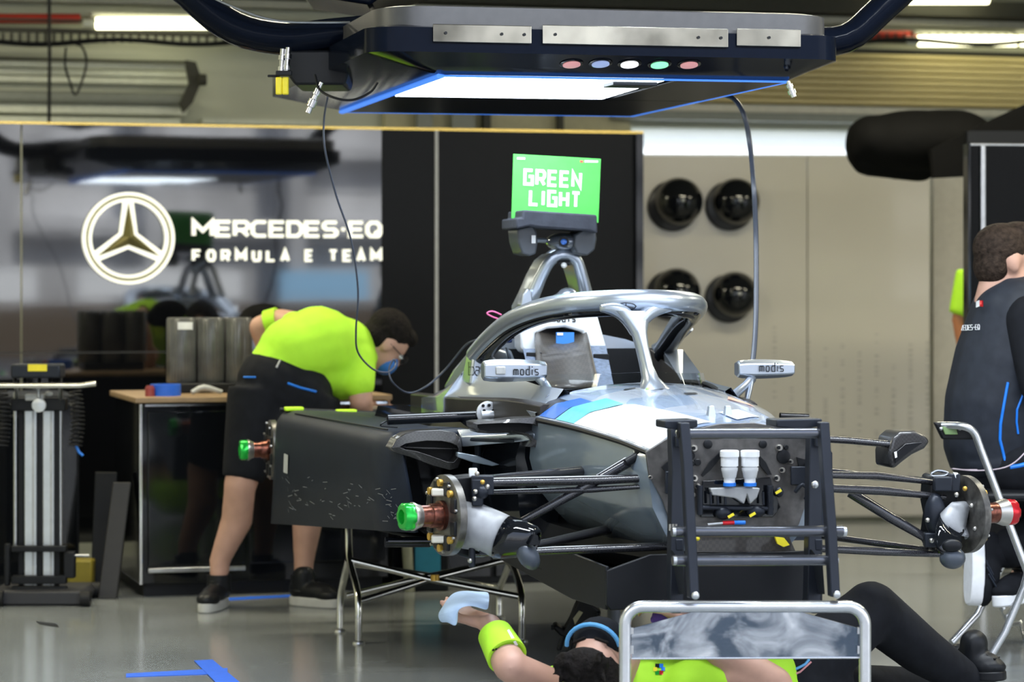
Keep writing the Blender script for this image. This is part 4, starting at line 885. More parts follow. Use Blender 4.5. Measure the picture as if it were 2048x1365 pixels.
# ================= front suspension =================
sus = weave('suspension_carbon', (.020,.020,.024), (.028,.028,.032), .16, 240)
def rod(pts, r, name='wishbone_arm', flat=.7, m=sus):
    mb = MB(); mb.tube([V(*p) for p in pts], [k*1.14 for k in r], 14, flat=flat, up=Z); o = mb.build(name, m, car); 
    return o
rod(((945,962,.02),(1210,938,.42)), [.014,.020])
rod(((975,965,-.02),(1190,961,.0),(1335,955,-.05)), [.017,.019,.014], flat=.62)
rod(((985,985,.0),(1180,980,0),(1320,972,-.05)), [.008,.011,.006], 'steering_rod')
rod(((1045,1043,.03),(1170,975,.0),(1255,925,.02)), [.009,.012,.014], 'push_rod', 1)
mb = MB(); a = V(1252,926,.0); ax = (V(1280,910,.0)-V(1250,928,.0)).normalized(); mb.lathe(a, ax, [(0,.012),(.035,.012),(.04,.022),(.047,.022),(.048,.01)]); mb.build('push_rod_boot', black, car)
rod(((940,1110,.0),(1100,1102,0),(1345,1093,-.05)), [.010,.017,.016], flat=.62)
rod(((960,1112,.03),(1100,1085,.2),(1232,1056,.38)), [.010,.015,.018])
# right side
rod(((1618,950,-.05),(1750,952,.0),(1868,965,.02)), [.012,.014,.010])
rod(((1622,976,-.05),(1760,982,0),(1890,995,0)), [.014,.016,.010])
rod(((1630,942,.3),(1760,955,.15),(1870,962,.05)), [.015,.013,.010])
rod(((1700,985,.05),(1780,1035,.02),(1860,1082,.0)), [.013,.013,.010], 'push_rod', 1)
rod(((1620,1097,-.05),(1760,1104,0),(1890,1110,.0)), [.013,.014,.010])
rod(((1640,1072,.3),(1760,1088,.12),(1855,1100,.03)), [.012,.012,.009])
# right winglet
rod(((1600,876,.35),(1700,882,.3),(1785,890,.28)), [.012,.013,.012], 'winglet_arm')
mb = MB(); q = [V(x,y,.26) for x,y in ((1779,935),(1778,905),(1786,876),(1800,864),(1830,862),(1852,872),(1861,884),(1850,898),(1825,910),(1805,925),(1790,938))]
mb.prism(q, CV*.12); wl = mb.build('winglet', carbon, car, bevel=.012)
mb = MB(); mb.prism([V(x,y,.255) for x,y in ((1790,905),(1810,888),(1848,884),(1822,902),(1800,920),(1789,928))], CV*-.004); mb.build('winglet_opening', gloss, wl, bevel=.002)
mb = MB(); mb.prism([V(x,y,.25) for x,y in ((1788,905),(1793,903),(1794,915),(1790,917))], CV*-.002); mb.build('winglet_mark', whitepl, wl, smooth=0)

# ---- front left wheel hub: disc, upright, duct, bearing, nut
def hub(side, cx, cy, nutcol, nut_x, v=0.0, steer=14, scale=1.0, full=True, name='wheel_hub'):
    # side -1 left of the photo, +1 right
    c = V(cx, cy, v); ax = (Matrix.Rotation(TH+radians(steer),3,'Z') @ Vector((side,0,0))); CVh = Vector((-ax.y,ax.x,0))*side
    mb = MB(); rr = .108*scale
    mb.lathe(c-ax*.010, ax, [(0,rr),(.020,rr),(.022,rr-.004),(.022,rr*.30),(0,rr*.30)], 48); dsc = mb.build('brake_bell', mat('bell_metal', (.12,.115,.105), .35, .6, var=.5, scale=35), car, smooth=30)
    # cut-outs and bobbins
    for k in range(8):
        t = 2*pi*(k+.5)/8; q = c+ax*.013+(Z*cos(t)+CVh*sin(t))*rr*.72
        m2 = MB(); m2.box(q, (.012,.030,.040), ex=ax, ey=CVh); m2.build('bell_slot', black, dsc, bevel=.004)
        t = 2*pi*k/8; q = c+ax*.014+(Z*cos(t)+CVh*sin(t))*rr*.80
        if full and abs(cos(t)) > .6: m2 = MB(); m2.lathe(q, ax, [(0,.010),(.010,.010),(.010,.004)], 14); m2.build('bobbin', gold, dsc)
    m2 = MB(); 
    for k in range(8):
        t = 2*pi*(k+.25)/8; q = c+ax*.016+(Z*cos(t)+CVh*sin(t))*rr*.9; m2.lathe(q, ax, [(0,.004),(.006,.004),(.006,0)], 8)
    m2.build('disc_bolts', titan, dsc, kind='stuff')
    L = (V(nut_x, cy, v)-c).length*1.02
    m2 = MB(); m2.lathe(c+ax*.012, ax, [(0,.040),(.01,.040),(.011,.034),(L*.30,.032),(L*.31,.029),(L*.62,.029)], 32); bz = m2.build('wheel_bearing', copper, dsc)
    m2 = MB(); m2.lathe(c+ax*(.012+L*.55), ax, [(0,.030),(L*.06,.032),(L*.16,.038),(L*.20,.038),(L*.24,.030),(L*.30,.028)], 32); m2.build('axle_flange', titan, dsc)
    m2 = MB(); a = c+ax*(L*.80)
    R = []
    for h, r in ((0,.034),(.004,.037),(.030,.037),(.035,.033),(.036,.020),(.02,.019)):
        R.append([a+ax*h+(Z*cos(2*pi*k/24)+CVh*sin(2*pi*k/24))*(r-(.004 if k%4==0 and r>.03 else 0)) for k in range(24)])
    m2.loft(R); m2.build('wheel_nut', nutcol, dsc, label=('green' if nutcol is greenm else 'red')+' anodised wheel nut')
    return c, ax, dsc
c, ax, d1 = hub(-1, 893, 1031, greenm, 806)
for dz in (.062,-.062):
    mb = MB(); mb.box(c+ax*.022+Z*dz,(.04,.035,.02)); mb.build('caliper_bridge', mat('pale_caliper', (.75,.72,.6), .4, .4), d1, bevel=.004)
up = MB(); up.prism([V(x,y,.02) for x,y in ((905,955),(948,950),(960,965),(965,1000),(955,1050),(965,1095),(945,1120),(915,1112),(900,1080),(898,1000))], CV*.06); upr = up.build('upright', black, car, bevel=.008)
mb = MB(); mb.box(V(946,946,.0),(.022,.02,.024)); mb.build('upright_tag', whitepl, upr, bevel=.003)
mb = MB(); mb.box(V(965,970,-.01),(.06,.05,.05)); mb.box(V(955,985,-.02),(.03,.04,.07)); mb.box(V(985,1095,-.02),(.07,.05,.035)); mb.ell(V(962,985,-.03),(.02,.02,.02)); mb.cyl(V(944,1085,-.02),V(944,1135,-.02),.009); mb.ell(V(988,1085,-.03),(.03,.03,.03)); mb.tube([V(960,1080,-.03),V(1000,1065,-.02),V(1035,1085,-.01)],.008,8,sub=3); mb.each('upright_clevis', frame, upr, bevel=.003)
for x,y in ((954,948),(965,965),(949,998),(951,984),(975,974),(940,1122),(988,1075),(1002,1085)):
    mb = MB(); mb.ell(V(x,y,-.06),(.0065,.0065,.0065)); mb.build('clevis_bolt', gold if x in (965,1002) else titan, upr)
def duct(name, rings, m, seg=20):
    R = []
    for x,y,v,a,b,rot in rings:
        c = V(x,y,v); R.append([c+(Z*cos(rot)+CU*sin(rot))*a*cos(2*pi*k/seg)+((Z*-sin(rot)+CU*cos(rot))*.45+CV*.75)*b*sin(2*pi*k/seg) for k in range(seg)])
    mb = MB(); mb.loft(R, caps=False); return mb.build(name, m, car, solid=.004, smooth=60)
dl = duct('brake_duct', ((925,1050,.0,.062,.05,0),(960,1056,-.01,.060,.06,.15),(990,1068,-.03,.058,.06,.3),(1006,1076,-.04,.058,.06,.4)), mat('pale_duct', (.34,.35,.365), .5, .2, var=.15, scale=22))
mb = MB(); mb.ell(V(930,1046,.0),(.02,.05,.055)); mb.build('duct_core', cast, dl)
duct('duct_scoop', ((1004,1076,-.04,.060,.062,.4),(1030,1080,-.06,.056,.056,.55),(1055,1084,-.08,.046,.05,.6),(1070,1088,-.09,.034,.042,.5)), gloss)
mb = MB(); mb.ell(V(1056,1112,-.10),(.030,.03,.040),ez=Vector((-.3,0,1))); mb.build('duct_lip', mat('duct_film', (.06,.072,.09), .3, .1), dl)
mb = MB(); mb.prism([V(x,y,-.135) for x,y in ((1058,1092),(1068,1070),(1076,1072),(1078,1090))], CV*.02); mb.build('duct_mouth', black, dl)
# front right hub, seen from behind the duct
c2, ax2, d2 = hub(1, 1930, 1029, redm, 2040)
up = MB(); up.prism([V(x,y,.02) for x,y in ((1860,950),(1895,945),(1925,955),(1945,1000),(1945,1060),(1925,1110),(1870,1105),(1855,1080),(1862,1030),(1856,1000))], CV*.07); upr2 = up.build('upright', black, car, bevel=.01)
mb = MB(); mb.tube([V(x,y,.0) for x,y in ((1862,948),(1875,942),(1895,946),(1888,952),(1865,953),(1862,948))],.004,8,sub=3); mb.build('upright_ring', steel, upr2)
mb = MB(); mb.box(V(1885,968,-.02),(.05,.04,.04)); mb.box(V(1908,965,-.02),(.03,.04,.05)); mb.ell(V(1870,1030,-.02),(.03,.03,.06)); mb.box(V(1862,1080,-.02),(.04,.04,.04)); mb.each('upright_clevis', frame, upr2, bevel=.004)
mb = MB(); mb.prism([V(x,y,-.03) for x,y in ((1905,945),(1914,946),(1914,955),(1909,962))], CV*-.01); mb.build('upright_tag', whitepl, upr2, bevel=.002)
for x,y in ((1913,990),(1855,1041),(1863,1082),(1930,978),(1943,1012),(1950,1058)):
    mb = MB(); mb.ell(V(x,y,-.06),(.007,.007,.007)); mb.build('clevis_bolt', gold if x==1930 else titan, upr2)
dr = MB(); 
dr = duct('brake_duct', ((1938,1042,.0,.055,.055,.2),(1920,1040,-.04,.052,.055,-.5),(1903,1050,-.07,.042,.042,-.9)), MATS['pale_duct'])
duct('duct_scoop', ((1905,1048,-.07,.040,.040,-1.0),(1897,1062,-.09,.036,.036,-1.3),(1896,1085,-.11,.036,.034,-1.57),(1897,1102,-.12,.034,.03,-1.57)), gloss)
mb = MB(); mb.ell(V(1905,1117,-.13),(.036,.03,.030)); mb.build('duct_lip', MATS['duct_film'], dr)
mb = MB(); mb.ell(V(1904,1092,-.15),(.028,.012,.018)); mb.build('duct_mouth', black, dr)
# rear left hub
c3, ax3, d3 = hub(-1, 545, 900, greenm, 488, v=2.72, steer=0, full=False)
rod(((560,905,2.75),(800,900,2.75)), [.02,.02], 'drive_shaft')
c4 = C(.80,2.72,c3.z); 
# ================= black square frame bolted to the bulkhead, and the tube stand =================
fr = thing('lifting_jig', C(.05,-.35,.42), 'black ladder shaped frame fixed to the front of the car', 'frame')
def flatbar(pts, wpx, v, t, name='rail'):
    mb = MB(); R = []
    for i, (x,y) in enumerate(pts): c = V(x,y,v[i] if hasattr(v,'__len__') else v); h = wpx*c.y/F/2; R.append([c-CU*h,c+CU*h,c+CU*h+CV*t,c-CU*h+CV*t])
    mb.loft(R); return mb.build(name, frame, fr, bevel=.003, smooth=30)
r1 = flatbar(((1370,846),(1377,930),(1383,1060),(1390,1198)), 20, (-.48,-.50,-.52,-.55), .03)
r2 = flatbar(((1650,845),(1655,930),(1665,1060),(1672,1195)), 20, (-.48,-.50,-.52,-.55), .03)
r3 = flatbar(((1355,858),(1358,940),(1356,1060),(1354,1210)), 28, (-.26,-.27,-.28,-.30), .04, 'rear_rail')
r4 = flatbar(((1634,858),(1632,960),(1631,1060),(1628,1210)), 28, (-.26,-.27,-.28,-.30), .04, 'rear_rail')
for y, x0, x1, v in ((868,1362,1645,-.46),(1064,1350,1685,-.49),(1122,1352,1668,-.50)):
    mb = MB(); a = V(x0,y,v); b = V(x1,y-1,v); mb.tube([a,b], .0140, 16); mb.build('cross_tube', mat('dark_tube', (.12,.125,.14), .22, .8), fr)
    for xx in (x0-2, x1+2):
        mb = MB(); q = V(xx,y,v); mb.cyl(q-CU*.006, q+CU*.006, .0125); mb.build('end_fitting', steel if y > 900 else black, fr)
for x0, x1, y in ((1330,1396,848),(1553,1645,846)):
    mb = MB(); a = V(x0,y,-.44); b = V(x1,y-2,-.44); mb.prism([a-Z*.012, V((x0+x1)/2,y+14,-.44), b-Z*.012, b+Z*.008, a+Z*.008], CV*.09); mb.build('hook_plate', frame, fr, bevel=.004)
for x in (1352,1632):
    mb = MB(); mb.prism([V(x-9,1205,-.33),V(x+9,1205,-.33),V(x+11,1228,-.33),V(x-9,1228,-.33)], CV*.08); mb.build('foot_clamp', black, fr, bevel=.003)
    mb = MB(); mb.prism([V(x-8,1100,-.30),V(x+14,1130,-.40),V(x+18,1190,-.40),V(x+8,1190,-.30)], CV*.02); mb.build('gusset', frame, fr, bevel=.003)
for x,y in ((1391,1192),(1674,1190),(1358,866),(1630,970)):
    mb = MB(); mb.ell(V(x,y,-.565 if y > 1100 else -.3),(.010,.006,.010)); mb.build('bolt', steel, fr)
for x,y in ((1340,1055),(1340,850)):
    for k in range(3): mb = MB(); mb.cyl(V(x+k*6,y-6,-.35),V(x+k*6,y+7,-.35),.003); mb.build('threaded_pin', titan, fr)
for s in (1341,1617):   # arms reaching back from the rear rails to the bulkhead
    for y in (880,1085):
        mb = MB(); mb.box((V(s+14,y,-.21)),(.02,.16,.03)); mb.build('reach_arm', frame, fr, bevel=.003)
# silver tube stand
D = 6.98
stn = thing('tube_stand', Vector((.6,D,0)), 'silver tube stand with a scratched mirror plate holding up the car front', 'stand')
def SP(x,y,d=D): return W(x,y,d)
mb = MB(); zf = CZ*F/D+YH; arc = lambda cx,cy,r,a0,a1: [(cx+r*cos(radians(a0+(a1-a0)*k/8)), cy+r*sin(radians(a0+(a1-a0)*k/8))) for k in range(9)]
pth = [(1250,zf-12),(1250,1300)]+arc(1286,1250,36,180,270)+arc(1694,1250,36,270,360)+[(1730,1300),(1730,zf-12)]
tubem = mat('satin_tube', (.66,.67,.68), .22, .85, var=.06)
mb.tube([SP(x,y) for x,y in pth], .0155, 20); mb.build('front_hoop', tubem, stn)
mb = MB()
for x in (1250,1730): mb.tube([Vector((SP(x,1290).x, D-.26, .016)), Vector((SP(x,1290).x, D+.08, .016))], .0135, 14)
mb.each('floor_foot', tubem, stn)
mb = MB(); mb.prism([SP(x,y,D+.012) for x,y in ((1263,1258),(1382,1226),(1425,1222),(1426,1226),(1482,1226),(1484,1222),(1502,1222),(1504,1226),(1560,1226),(1562,1222),(1587,1221),(1717,1257),(1719,1316),(1263,1318))], Vector((0,.004,0)))
mirp = mat('scratched_mirror', (.62,.65,.69), .10, 1, var=.0, bump=.10, bscale=5)
n_ = mirp.node_tree.nodes; l_ = mirp.node_tree.links
no = n_.new('ShaderNodeTexNoise'); no.inputs['Scale'].default_value = 7; no.inputs['Detail'].default_value = 8; no.inputs['Distortion'].default_value = 1.5
l_.new(n_['Mapping'].outputs[0], no.inputs[0]); rr_ = n_.new('ShaderNodeValToRGB'); rr_.color_ramp.elements[0].position = .40; rr_.color_ramp.elements[1].position = .66
rr_.color_ramp.elements[0].color = (.10,.13,.17,1); rr_.color_ramp.elements[1].color = (.75,.78,.82,1); l_.new(no.outputs[0], rr_.inputs[0]); l_.new(rr_.outputs[0], n_['Principled BSDF'].inputs['Base Color'])
pl = mb.build('mirror_plate', mirp, stn, smooth=0)
mb = MB(); mb.cyl(SP(1263,1318,D+.01),SP(1719,1316,D+.01),.003); mb.build('plate_edge', tubem, pl)
for x in (1262,1719): 
    mb = MB(); mb.box(SP(x,1262,D+.005),(.012,.014,.016)); mb.box(SP(x,1300,D+.005),(.012,.014,.02)); mb.each('plate_clip', steel, pl)
# ================= workbench and things on it =================
K = FL(279,1196); HB = .775
def KB(a, b, z): return K+WU*a+WN*b+Z*z      # along the front, back, up
bench = thing('workbench', KB(.5,.35,0), 'black gloss tool cabinet with a wooden worktop at the back left', 'workbench')
LB = .99
wood = mat('oak_top', (.36,.24,.13), .45, 0, var=.15, scale=8, stretch=(1,6,1))
mb = MB(); mb.hexa([KB(0,0,.05),KB(LB,0,.05),KB(LB,.7,.05),KB(0,.7,.05),KB(0,0,HB-.025),KB(LB,0,HB-.025),KB(LB,.7,HB-.025),KB(0,.7,HB-.025)]); mb.build('carcass', gloss, bench, smooth=0, bevel=.004)
mb = MB(); mb.hexa([KB(-.02,-.02,HB-.022),KB(LB+.01,-.02,HB-.022),KB(LB+.01,.71,HB-.022),KB(-.02,.71,HB-.022),KB(-.02,-.02,HB),KB(LB+.01,-.02,HB),KB(LB+.01,.71,HB),KB(-.02,.71,HB)]); mb.build('worktop', wood, bench, smooth=0, bevel=.004)
mb = MB(); mb.hexa([KB(.02,.03,0),KB(LB-.02,.03,0),KB(LB-.02,.67,0),KB(.02,.67,0),KB(.02,.03,.05),KB(LB-.02,.03,.05),KB(LB-.02,.67,.05),KB(.02,.67,.05)]); mb.build('plinth', black, bench, smooth=0)
mb = MB(); mb.box(KB(.004,-.006,.40),(.012,.012,.70),ex=WU,ey=WN); mb.build('corner_strip', chrome, bench, bevel=.002)
mb = MB(); mb.box(KB(.5,-.006,HB-.032),(.96,.01,.008),ex=WU,ey=WN); mb.build('edge_strip', chrome, bench)
for i,(a,b) in enumerate(((.03,.41),(.43,.80),(.82,.97))):
    mb = MB(); mb.box(KB((a+b)/2,-.008,.42),(b-a,.014,.60),ex=WU,ey=WN); d = mb.build('door', gloss, bench, bevel=.004)
    mb = MB(); mb.box(KB((a+b)/2,-.022,.105+.0*i),((b-a) if i==0 else b-a,.016,.018),ex=WU,ey=WN); mb.build('handle', steel, d, bevel=.003) if i == 0 else None
for i,z in enumerate((.735,.69,.64)):
    mb = MB(); mb.box(KB(.905,-.020,z-.012),(.15,.016,.014),ex=WU,ey=WN); mb.build('drawer_strip', mat('pale_wood_strip', (.45,.36,.26), .5) if i==0 else steel, bench, bevel=.003)
def onb(x, y0, b=.3):  # point on the worktop below photo column x at depth b
    for a in [i/400 for i in range(-20,480)]:
        p = KB(a,b,HB)
        if 1024+p.x/p.y*F >= x: return p
    return p
p0 = onb(418,0,.42)
mb = MB(); mb.box(p0+Z*.02,(.30,.20,.04),ex=WU,ey=WN); mb.build('black_tray', black, None, bevel=.006, **T('flat black tray under the ribbed grey container on the bench','tray'))
rk = thing('ribbed_container', p0+Z*.04, 'translucent grey ribbed container standing on the workbench', 'container')
ribm = mat('smoky_acrylic', (.13,.13,.125), .3, .3, var=.3, scale=12)
for k in range(3):
    c = p0+WU*(-.115+k*.115)+Z*.04; mb = MB(); mb.lathe(c, Z, [(0,.057),(.005,.060),(.255,.060),(.262,.056),(.262,0)], 24); dr_ = mb.build('drum', ribm, rk)
    for j in range(9):
        t = -pi/2-.9+j*.225; q = c+WU*.061*cos(t)+WN*.061*sin(t); m2 = MB(); m2.box(q+Z*.13,(.003,.003,.24),ex=WU,ey=WN); m2.build('rib', ribm, dr_)
mb = MB(); mb.box(p0+WU*-.11-WN*.066+Z*.27,(.06,.004,.03),ex=WU,ey=WN); mb.build('label', whitepl, rk)
p1 = onb(331,0,.12); mb = MB(); mb.lathe(p1, Z, [(0,.060),(.045,.060),(.045,.035),(0,.035),(0,.060)], 32); mb.build('blue_tape_roll', blut, None, **T('wide blue tape roll lying on the worktop','tape roll'))
p1 = onb(299,0,.08); mb = MB(); mb.lathe(p1, Z, [(0,.019),(.034,.019),(.036,.015),(.042,.015),(.042,0)], 20); mb.build('red_tin', mat('red_tin_paint', (.30,.05,.05), .4), None, **T('small dark red tin at the left corner of the worktop','tin'))
p1 = onb(383,0,.10); mb = MB(); mb.tube([p1+Z*.012,p1+WU*.05+WN*.01+Z*.03,p1+WU*.12+Z*.012],[.010,.014,.009],10,sub=3); mb.build('hand_tool', cast, None, **T('grey hand tool lying beside the blue tape roll','tool'))
p1 = onb(392,0,.62); mb = MB(); mb.ell(p1+WU*.28+Z*.30,(.10,.06,.06)); mb.ell(p1+WU*.22+Z*.27,(.06,.05,.05)); mb.cap(p1+WU*.30+Z*.0,p1+WU*.30+Z*.25,.04); mb.blob('black_cover', bagm, None, .012, 5, **T('black cloth cover behind the ribbed container on the bench','cover'))
# black low cupboards carrying on either side of the bench
for nm, a0, a1, h, lab in (('low_cupboard', 1.03, 1.86, .70, 'black low cupboard behind the car, right of the workbench'), ('low_cupboard', -1.35, -.16, .76, 'black low cupboard behind the jack, left of the workbench')):
    t_ = thing(nm, KB((a0+a1)/2,.4,0), lab, 'cupboard'); b0 = .10 if a0 > 0 else .58
    mb = MB(); mb.hexa([KB(a0,b0,.0),KB(a1,b0,.0),KB(a1,b0+.6,.0),KB(a0,b0+.6,.0),KB(a0,b0,h),KB(a1,b0,h),KB(a1,b0+.6,h),KB(a0,b0+.6,h)]); mb.build('carcass', black, t_, smooth=0, bevel=.004)
    for k in range(2):
        w_ = (a1-a0)/2; mb = MB(); mb.box(KB(a0+w_*(k+.5),b0-.008,h/2),(w_-.02,.014,h-.06),ex=WU,ey=WN); d = mb.build('door', gloss, t_, bevel=.003)
        mb = MB(); mb.box(KB(a0+w_*(k+.5),b0-.02,h-.08),(.12,.012,.012),ex=WU,ey=WN); mb.build('handle', black, d, bevel=.002)
# leaning boards and dark cupboard left of the bench
mb = MB(); mb.hexa([FL(172,1190)+Vector((0,.1,0)),FL(214,1190)+Vector((0,.1,0)),FL(214,1190)+Vector((0,.16,0)),FL(172,1190)+Vector((0,.16,0))]+[W(x,945,10.95+k) for x,k in ((190,0),(235,0),(235,.06),(190,.06))]); mb.build('leaning_board', black, None, smooth=0, bevel=.004, **T('black board leaning left of the bench, the darker one','board'))
mb = MB(); mb.hexa([FL(197,1198)+Vector((0,-.02,0)),FL(234,1198)+Vector((0,-.02,0)),FL(234,1198)+Vector((0,.03,0)),FL(197,1198)+Vector((0,.03,0))]+[W(x,965,10.62+k) for x,k in ((226,0),(262,0),(262,.05),(226,.05))]); mb.build('leaning_board', mat('brown_black_board', (.03,.028,.026), .5), None, smooth=0, bevel=.004, **T('charcoal board leaning against the left end of the bench','board'))
q = FL(140,1190); mb = MB(); mb.box(q+Vector((.03,.10,.065)),(.10,.10,.13)); mb.build('yellow_crate', mat('ochre_crate', (.42,.33,.04), .5), None, bevel=.01, **T('yellow crate low on the floor behind the jack','crate'))
tb = thing('teal_box', FL(855,1172), 'dark box with a teal front on the floor under the car', 'box')
p = FL(855,1186); mb = MB(); mb.box(p+Z*.10+Vector((0,.11,0)),(.16,.12,.2)); mb.build('box_body', matte, tb, bevel=.005); mb = MB(); mb.box(p+Z*.11+Vector((0,.045,0)),(.10,.008,.14)); mb.build('box_front', mat('teal_plastic', (.02,.22,.33), .5), tb)
mb = MB(); mb.cyl(FL(820,1184),FL(812,1184)+Z*.24,.02); mb.build('pale_post', mat('olive_grey', (.30,.30,.2), .5), None, **T('pale post standing beside the teal fronted box','post'))
# monitor arm/dark shelf region right of the bench
# ================= trolley jack at the left =================
J = FL(92,1213); jd = J.y
def JP(x, y, dd=0): return W(x, y, jd+dd)
jack = thing('lifting_jack', J, 'tall wheeled jack with two pale aluminium columns at the left edge', 'jack')
mb = MB(); mb.prism([JP(-20,1212,0),JP(162,1212,0),JP(172,1195),JP(162,1183),JP(-20,1183)], Vector((0,.32,0))); mb.build('base', mat('dark_base', (.028,.028,.032), .5), jack, bevel=.008)
for x, dd in ((-2,-.01),(172,-.01),(-2,.28),(172,.28)):
    mb = MB(); mb.lathe(Vector((JP(x,1200).x-.018, jd+dd, .030)), Vector((1,0,0)), [(0,.030),(.036,.030),(.036,.012),(0,.012)], 24); mb.build('wheel', rubber, jack)
for x0, x1 in ((49,73),(86,108)):
    mb = MB(); mb.prism([JP(x0,1186,.12),JP(x1,1186,.12),JP(x1,1186,.16),JP(x0,1186,.16)], Z*.70); cl = mb.build('column', alu, jack, bevel=.003, smooth=0)
    m2 = MB(); xm = (x0+x1)/2; m2.prism([JP(xm+3,1186,.118),JP(xm+7,1186,.118),JP(xm+7,1186,.121),JP(xm+3,1186,.121)], Z*.69); m2.build('column_groove', cast, cl)
for x in (31,121):
    mb = MB(); mb.cyl(JP(x,1100,.14), JP(x,785,.14), .008); mb.build('side_rod', steel, jack)
for x in (42,79,114):
    mb = MB(); mb.prism([JP(x-5,1186,.13),JP(x+5,1186,.13),JP(x+5,1186,.17),JP(x-5,1186,.17)], Z*.71); mb.build('dark_post', black, jack)
for y, h in ((1098,12),(1160,16),(1178,10)):
    mb = MB(); mb.box(JP(79,y,.09),(110*jd/F,.04,h*jd/F)); mb.build('cross_plate', black, jack, bevel=.003)
mb = MB(); mb.box(JP(79,809,.13),(110*jd/F,.07,26*jd/F)); mb.build('top_plate', black, jack, bevel=.004)
mb = MB(); mb.lathe(JP(79,811,.09), Vector((0,-1,0)), [(0,.026),(.02,.026),(.025,.018),(.03,0)], 24); mb.build('hub_cap', whitepl, jack)
mb = MB(); mb.box(JP(70,795,.1),(.07,.04,.025)); mb.ell(JP(98,788,.1),(.015,.015,.010)); mb.build('valve', cast, jack, bevel=.004)
mb = MB(); mb.tube([JP(x,y,-.02) for x,y in ((-60,772),(160,772),(187,768),(192,768))], .0105, 14); mb.build('handle_bar', mat('pale_steel', (.75,.74,.68), .22, .9), jack)
for x in (33,77,121): mb = MB(); mb.cyl(JP(x,774,0),JP(x,800,.1),.007); mb.build('handle_stem', steel, jack)
mb = MB(); mb.box(JP(76,742,.05),(100*jd/F,.12,28*jd/F)); bx = mb.build('control_box', frame, jack, bevel=.008)
for x in (30,50,79,100,121): mb = MB(); mb.cyl(JP(x,756,.05),JP(x,772,.03),.007); mb.build('box_leg', black, bx)
mb = MB(); mb.box(JP(75,736,-.012),(38*jd/F,.006,14*jd/F)); mb.build('yellow_label', yellow, bx)
for x0, s in ((150,1),(2,1)):
    mb = MB(); pts = []
    for k in range(220):
        t = k/219; cx = x0+6*sin(t*3); y = 782+t*110; a = t*13*2*pi; pts.append(JP(cx,y,.05)+Vector((.024*cos(a),.024*sin(a),0)))
    mb.tube(pts, .0035, 6); mb.build('coiled_hose', rubber, jack)
mb = MB(); mb.tube([JP(152,892,.05),JP(158,905,.05),JP(166,912,.05)],.005,8); mb.build('hose_end', bluet, jack)
mb = MB(); mb.cyl(JP(130,1112,.1),JP(178,1112,.1),.006); mb.build('axle_bar', steel, jack)
mb = MB(); mb.box(JP(15,1130,.1),(.02,.03,.16)); mb.box(JP(140,1130,.1),(.04,.05,.10)); mb.each('side_latch', black, jack, bevel=.004)
# ================= trestle under the car =================
tr = thing('trestle', FL(860,1270), 'chrome tube trestle with crossed braces under the car', 'trestle')
trm = mat('trestle_chrome', (.72,.71,.66), .16, 1)
def trt(name, pts, r=.0125, sub=3):
    mb = MB(); mb.tube([W(*p) for p in pts], r, 14, sub=sub); return mb.build(name, trm, tr)
fd = {717:1.22*F/(1288-YH), 680:1.22*F/(1264-YH), 1043:1.22*F/(1285-YH), 998:1.22*F/(1238-YH)}
trt('leg', ((697,1050,9.5),(698,1105,9.48),(703,1135,9.43),(716,1195,fd[717]),(717,1280,fd[717])))
trt('leg', ((697,1120,9.5),(690,1150,9.56),(681,1195,fd[680]),(680,1256,fd[680])))
trt('leg', ((1020,1125,9.6),(1032,1150,9.5),(1043,1195,fd[1043]),(1043,1277,fd[1043])))
trt('leg', ((1020,1120,9.6),(1010,1150,9.8),(999,1180,fd[998]),(998,1231,fd[998])))
trt('leg_top', ((1020,1130,9.6),(1016,1085,9.6),(1012,1050,9.6)))
trt('cross_brace', ((704,1122,9.45),(860,1160,9.40),(1038,1194,9.33)), .011, 0)
trt('cross_brace', ((720,1203,9.30),(870,1156,9.42),(1020,1118,9.6)), .011, 0)
trt('cross_brace', ((694,1192,9.62),(860,1152,9.66),(1012,1122,9.62)), .010, 0)
trt('cross_brace', ((700,1128,9.55),(850,1150,9.72),(1000,1178,9.95)), .010, 0)
mb = MB(); mb.cyl(W(870,1162,9.36),W(870,1150,9.36),.015); mb.build('brace_bolt', gold, tr)
for x, d in fd.items():
    p = Vector(((x-1024)*d/F, d, 0)); mb = MB(); mb.lathe(p, Z, [(0,.022),(.006,.020),(.01,.008),(.035,.007)], 20); mb.build('foot', steel, tr)
# supporting post, removed component on the floor
p = Vector(((1228-1024)*9.3/F, 9.3, 0)); mb = MB(); mb.cyl(p, p+Z*.36, .022); mb.build('support_post', mat('blue_grey_post', (.20,.22,.26), .5), None, **T('blue grey post under the middle of the car','post'))
DC = 1.22*F/(1306-YH)
cp = thing('car_component', Vector(((1165-1024)*DC/F, DC, 0)), 'black machined car component standing on the floor under the car', 'car part')
mb = MB(); q = lambda x,y,dd=0: W(x,y,DC+dd)
mb.prism([q(x,y) for x,y in ((1152,1192),(1172,1190),(1185,1210),(1203,1225),(1200,1235),(1190,1240),(1198,1265),(1180,1280),(1150,1284),(1120,1272),(1104,1256),(1112,1250),(1128,1262),(1140,1240),(1150,1215),(1158,1200))], Vector((0,.10,0))); mb.build('casting', rubber, cp, bevel=.008)
for pts in (((1128,1270),(1118,1300)),((1145,1280),(1138,1306))):
    mb = MB(); mb.cyl(q(*pts[0],.03), q(*pts[1],.03), .008); mb.ell(q(*pts[1],.03)-Z*-.004,(.008,.008,.008)); mb.build('prong', black, cp)
mb = MB(); mb.cyl(q(1190,1245,.02), q(1236,1286,.02), .022, .016); mb.build('bronze_tube', mat('dark_bronze', (.12,.05,.03), .35, .7), cp)
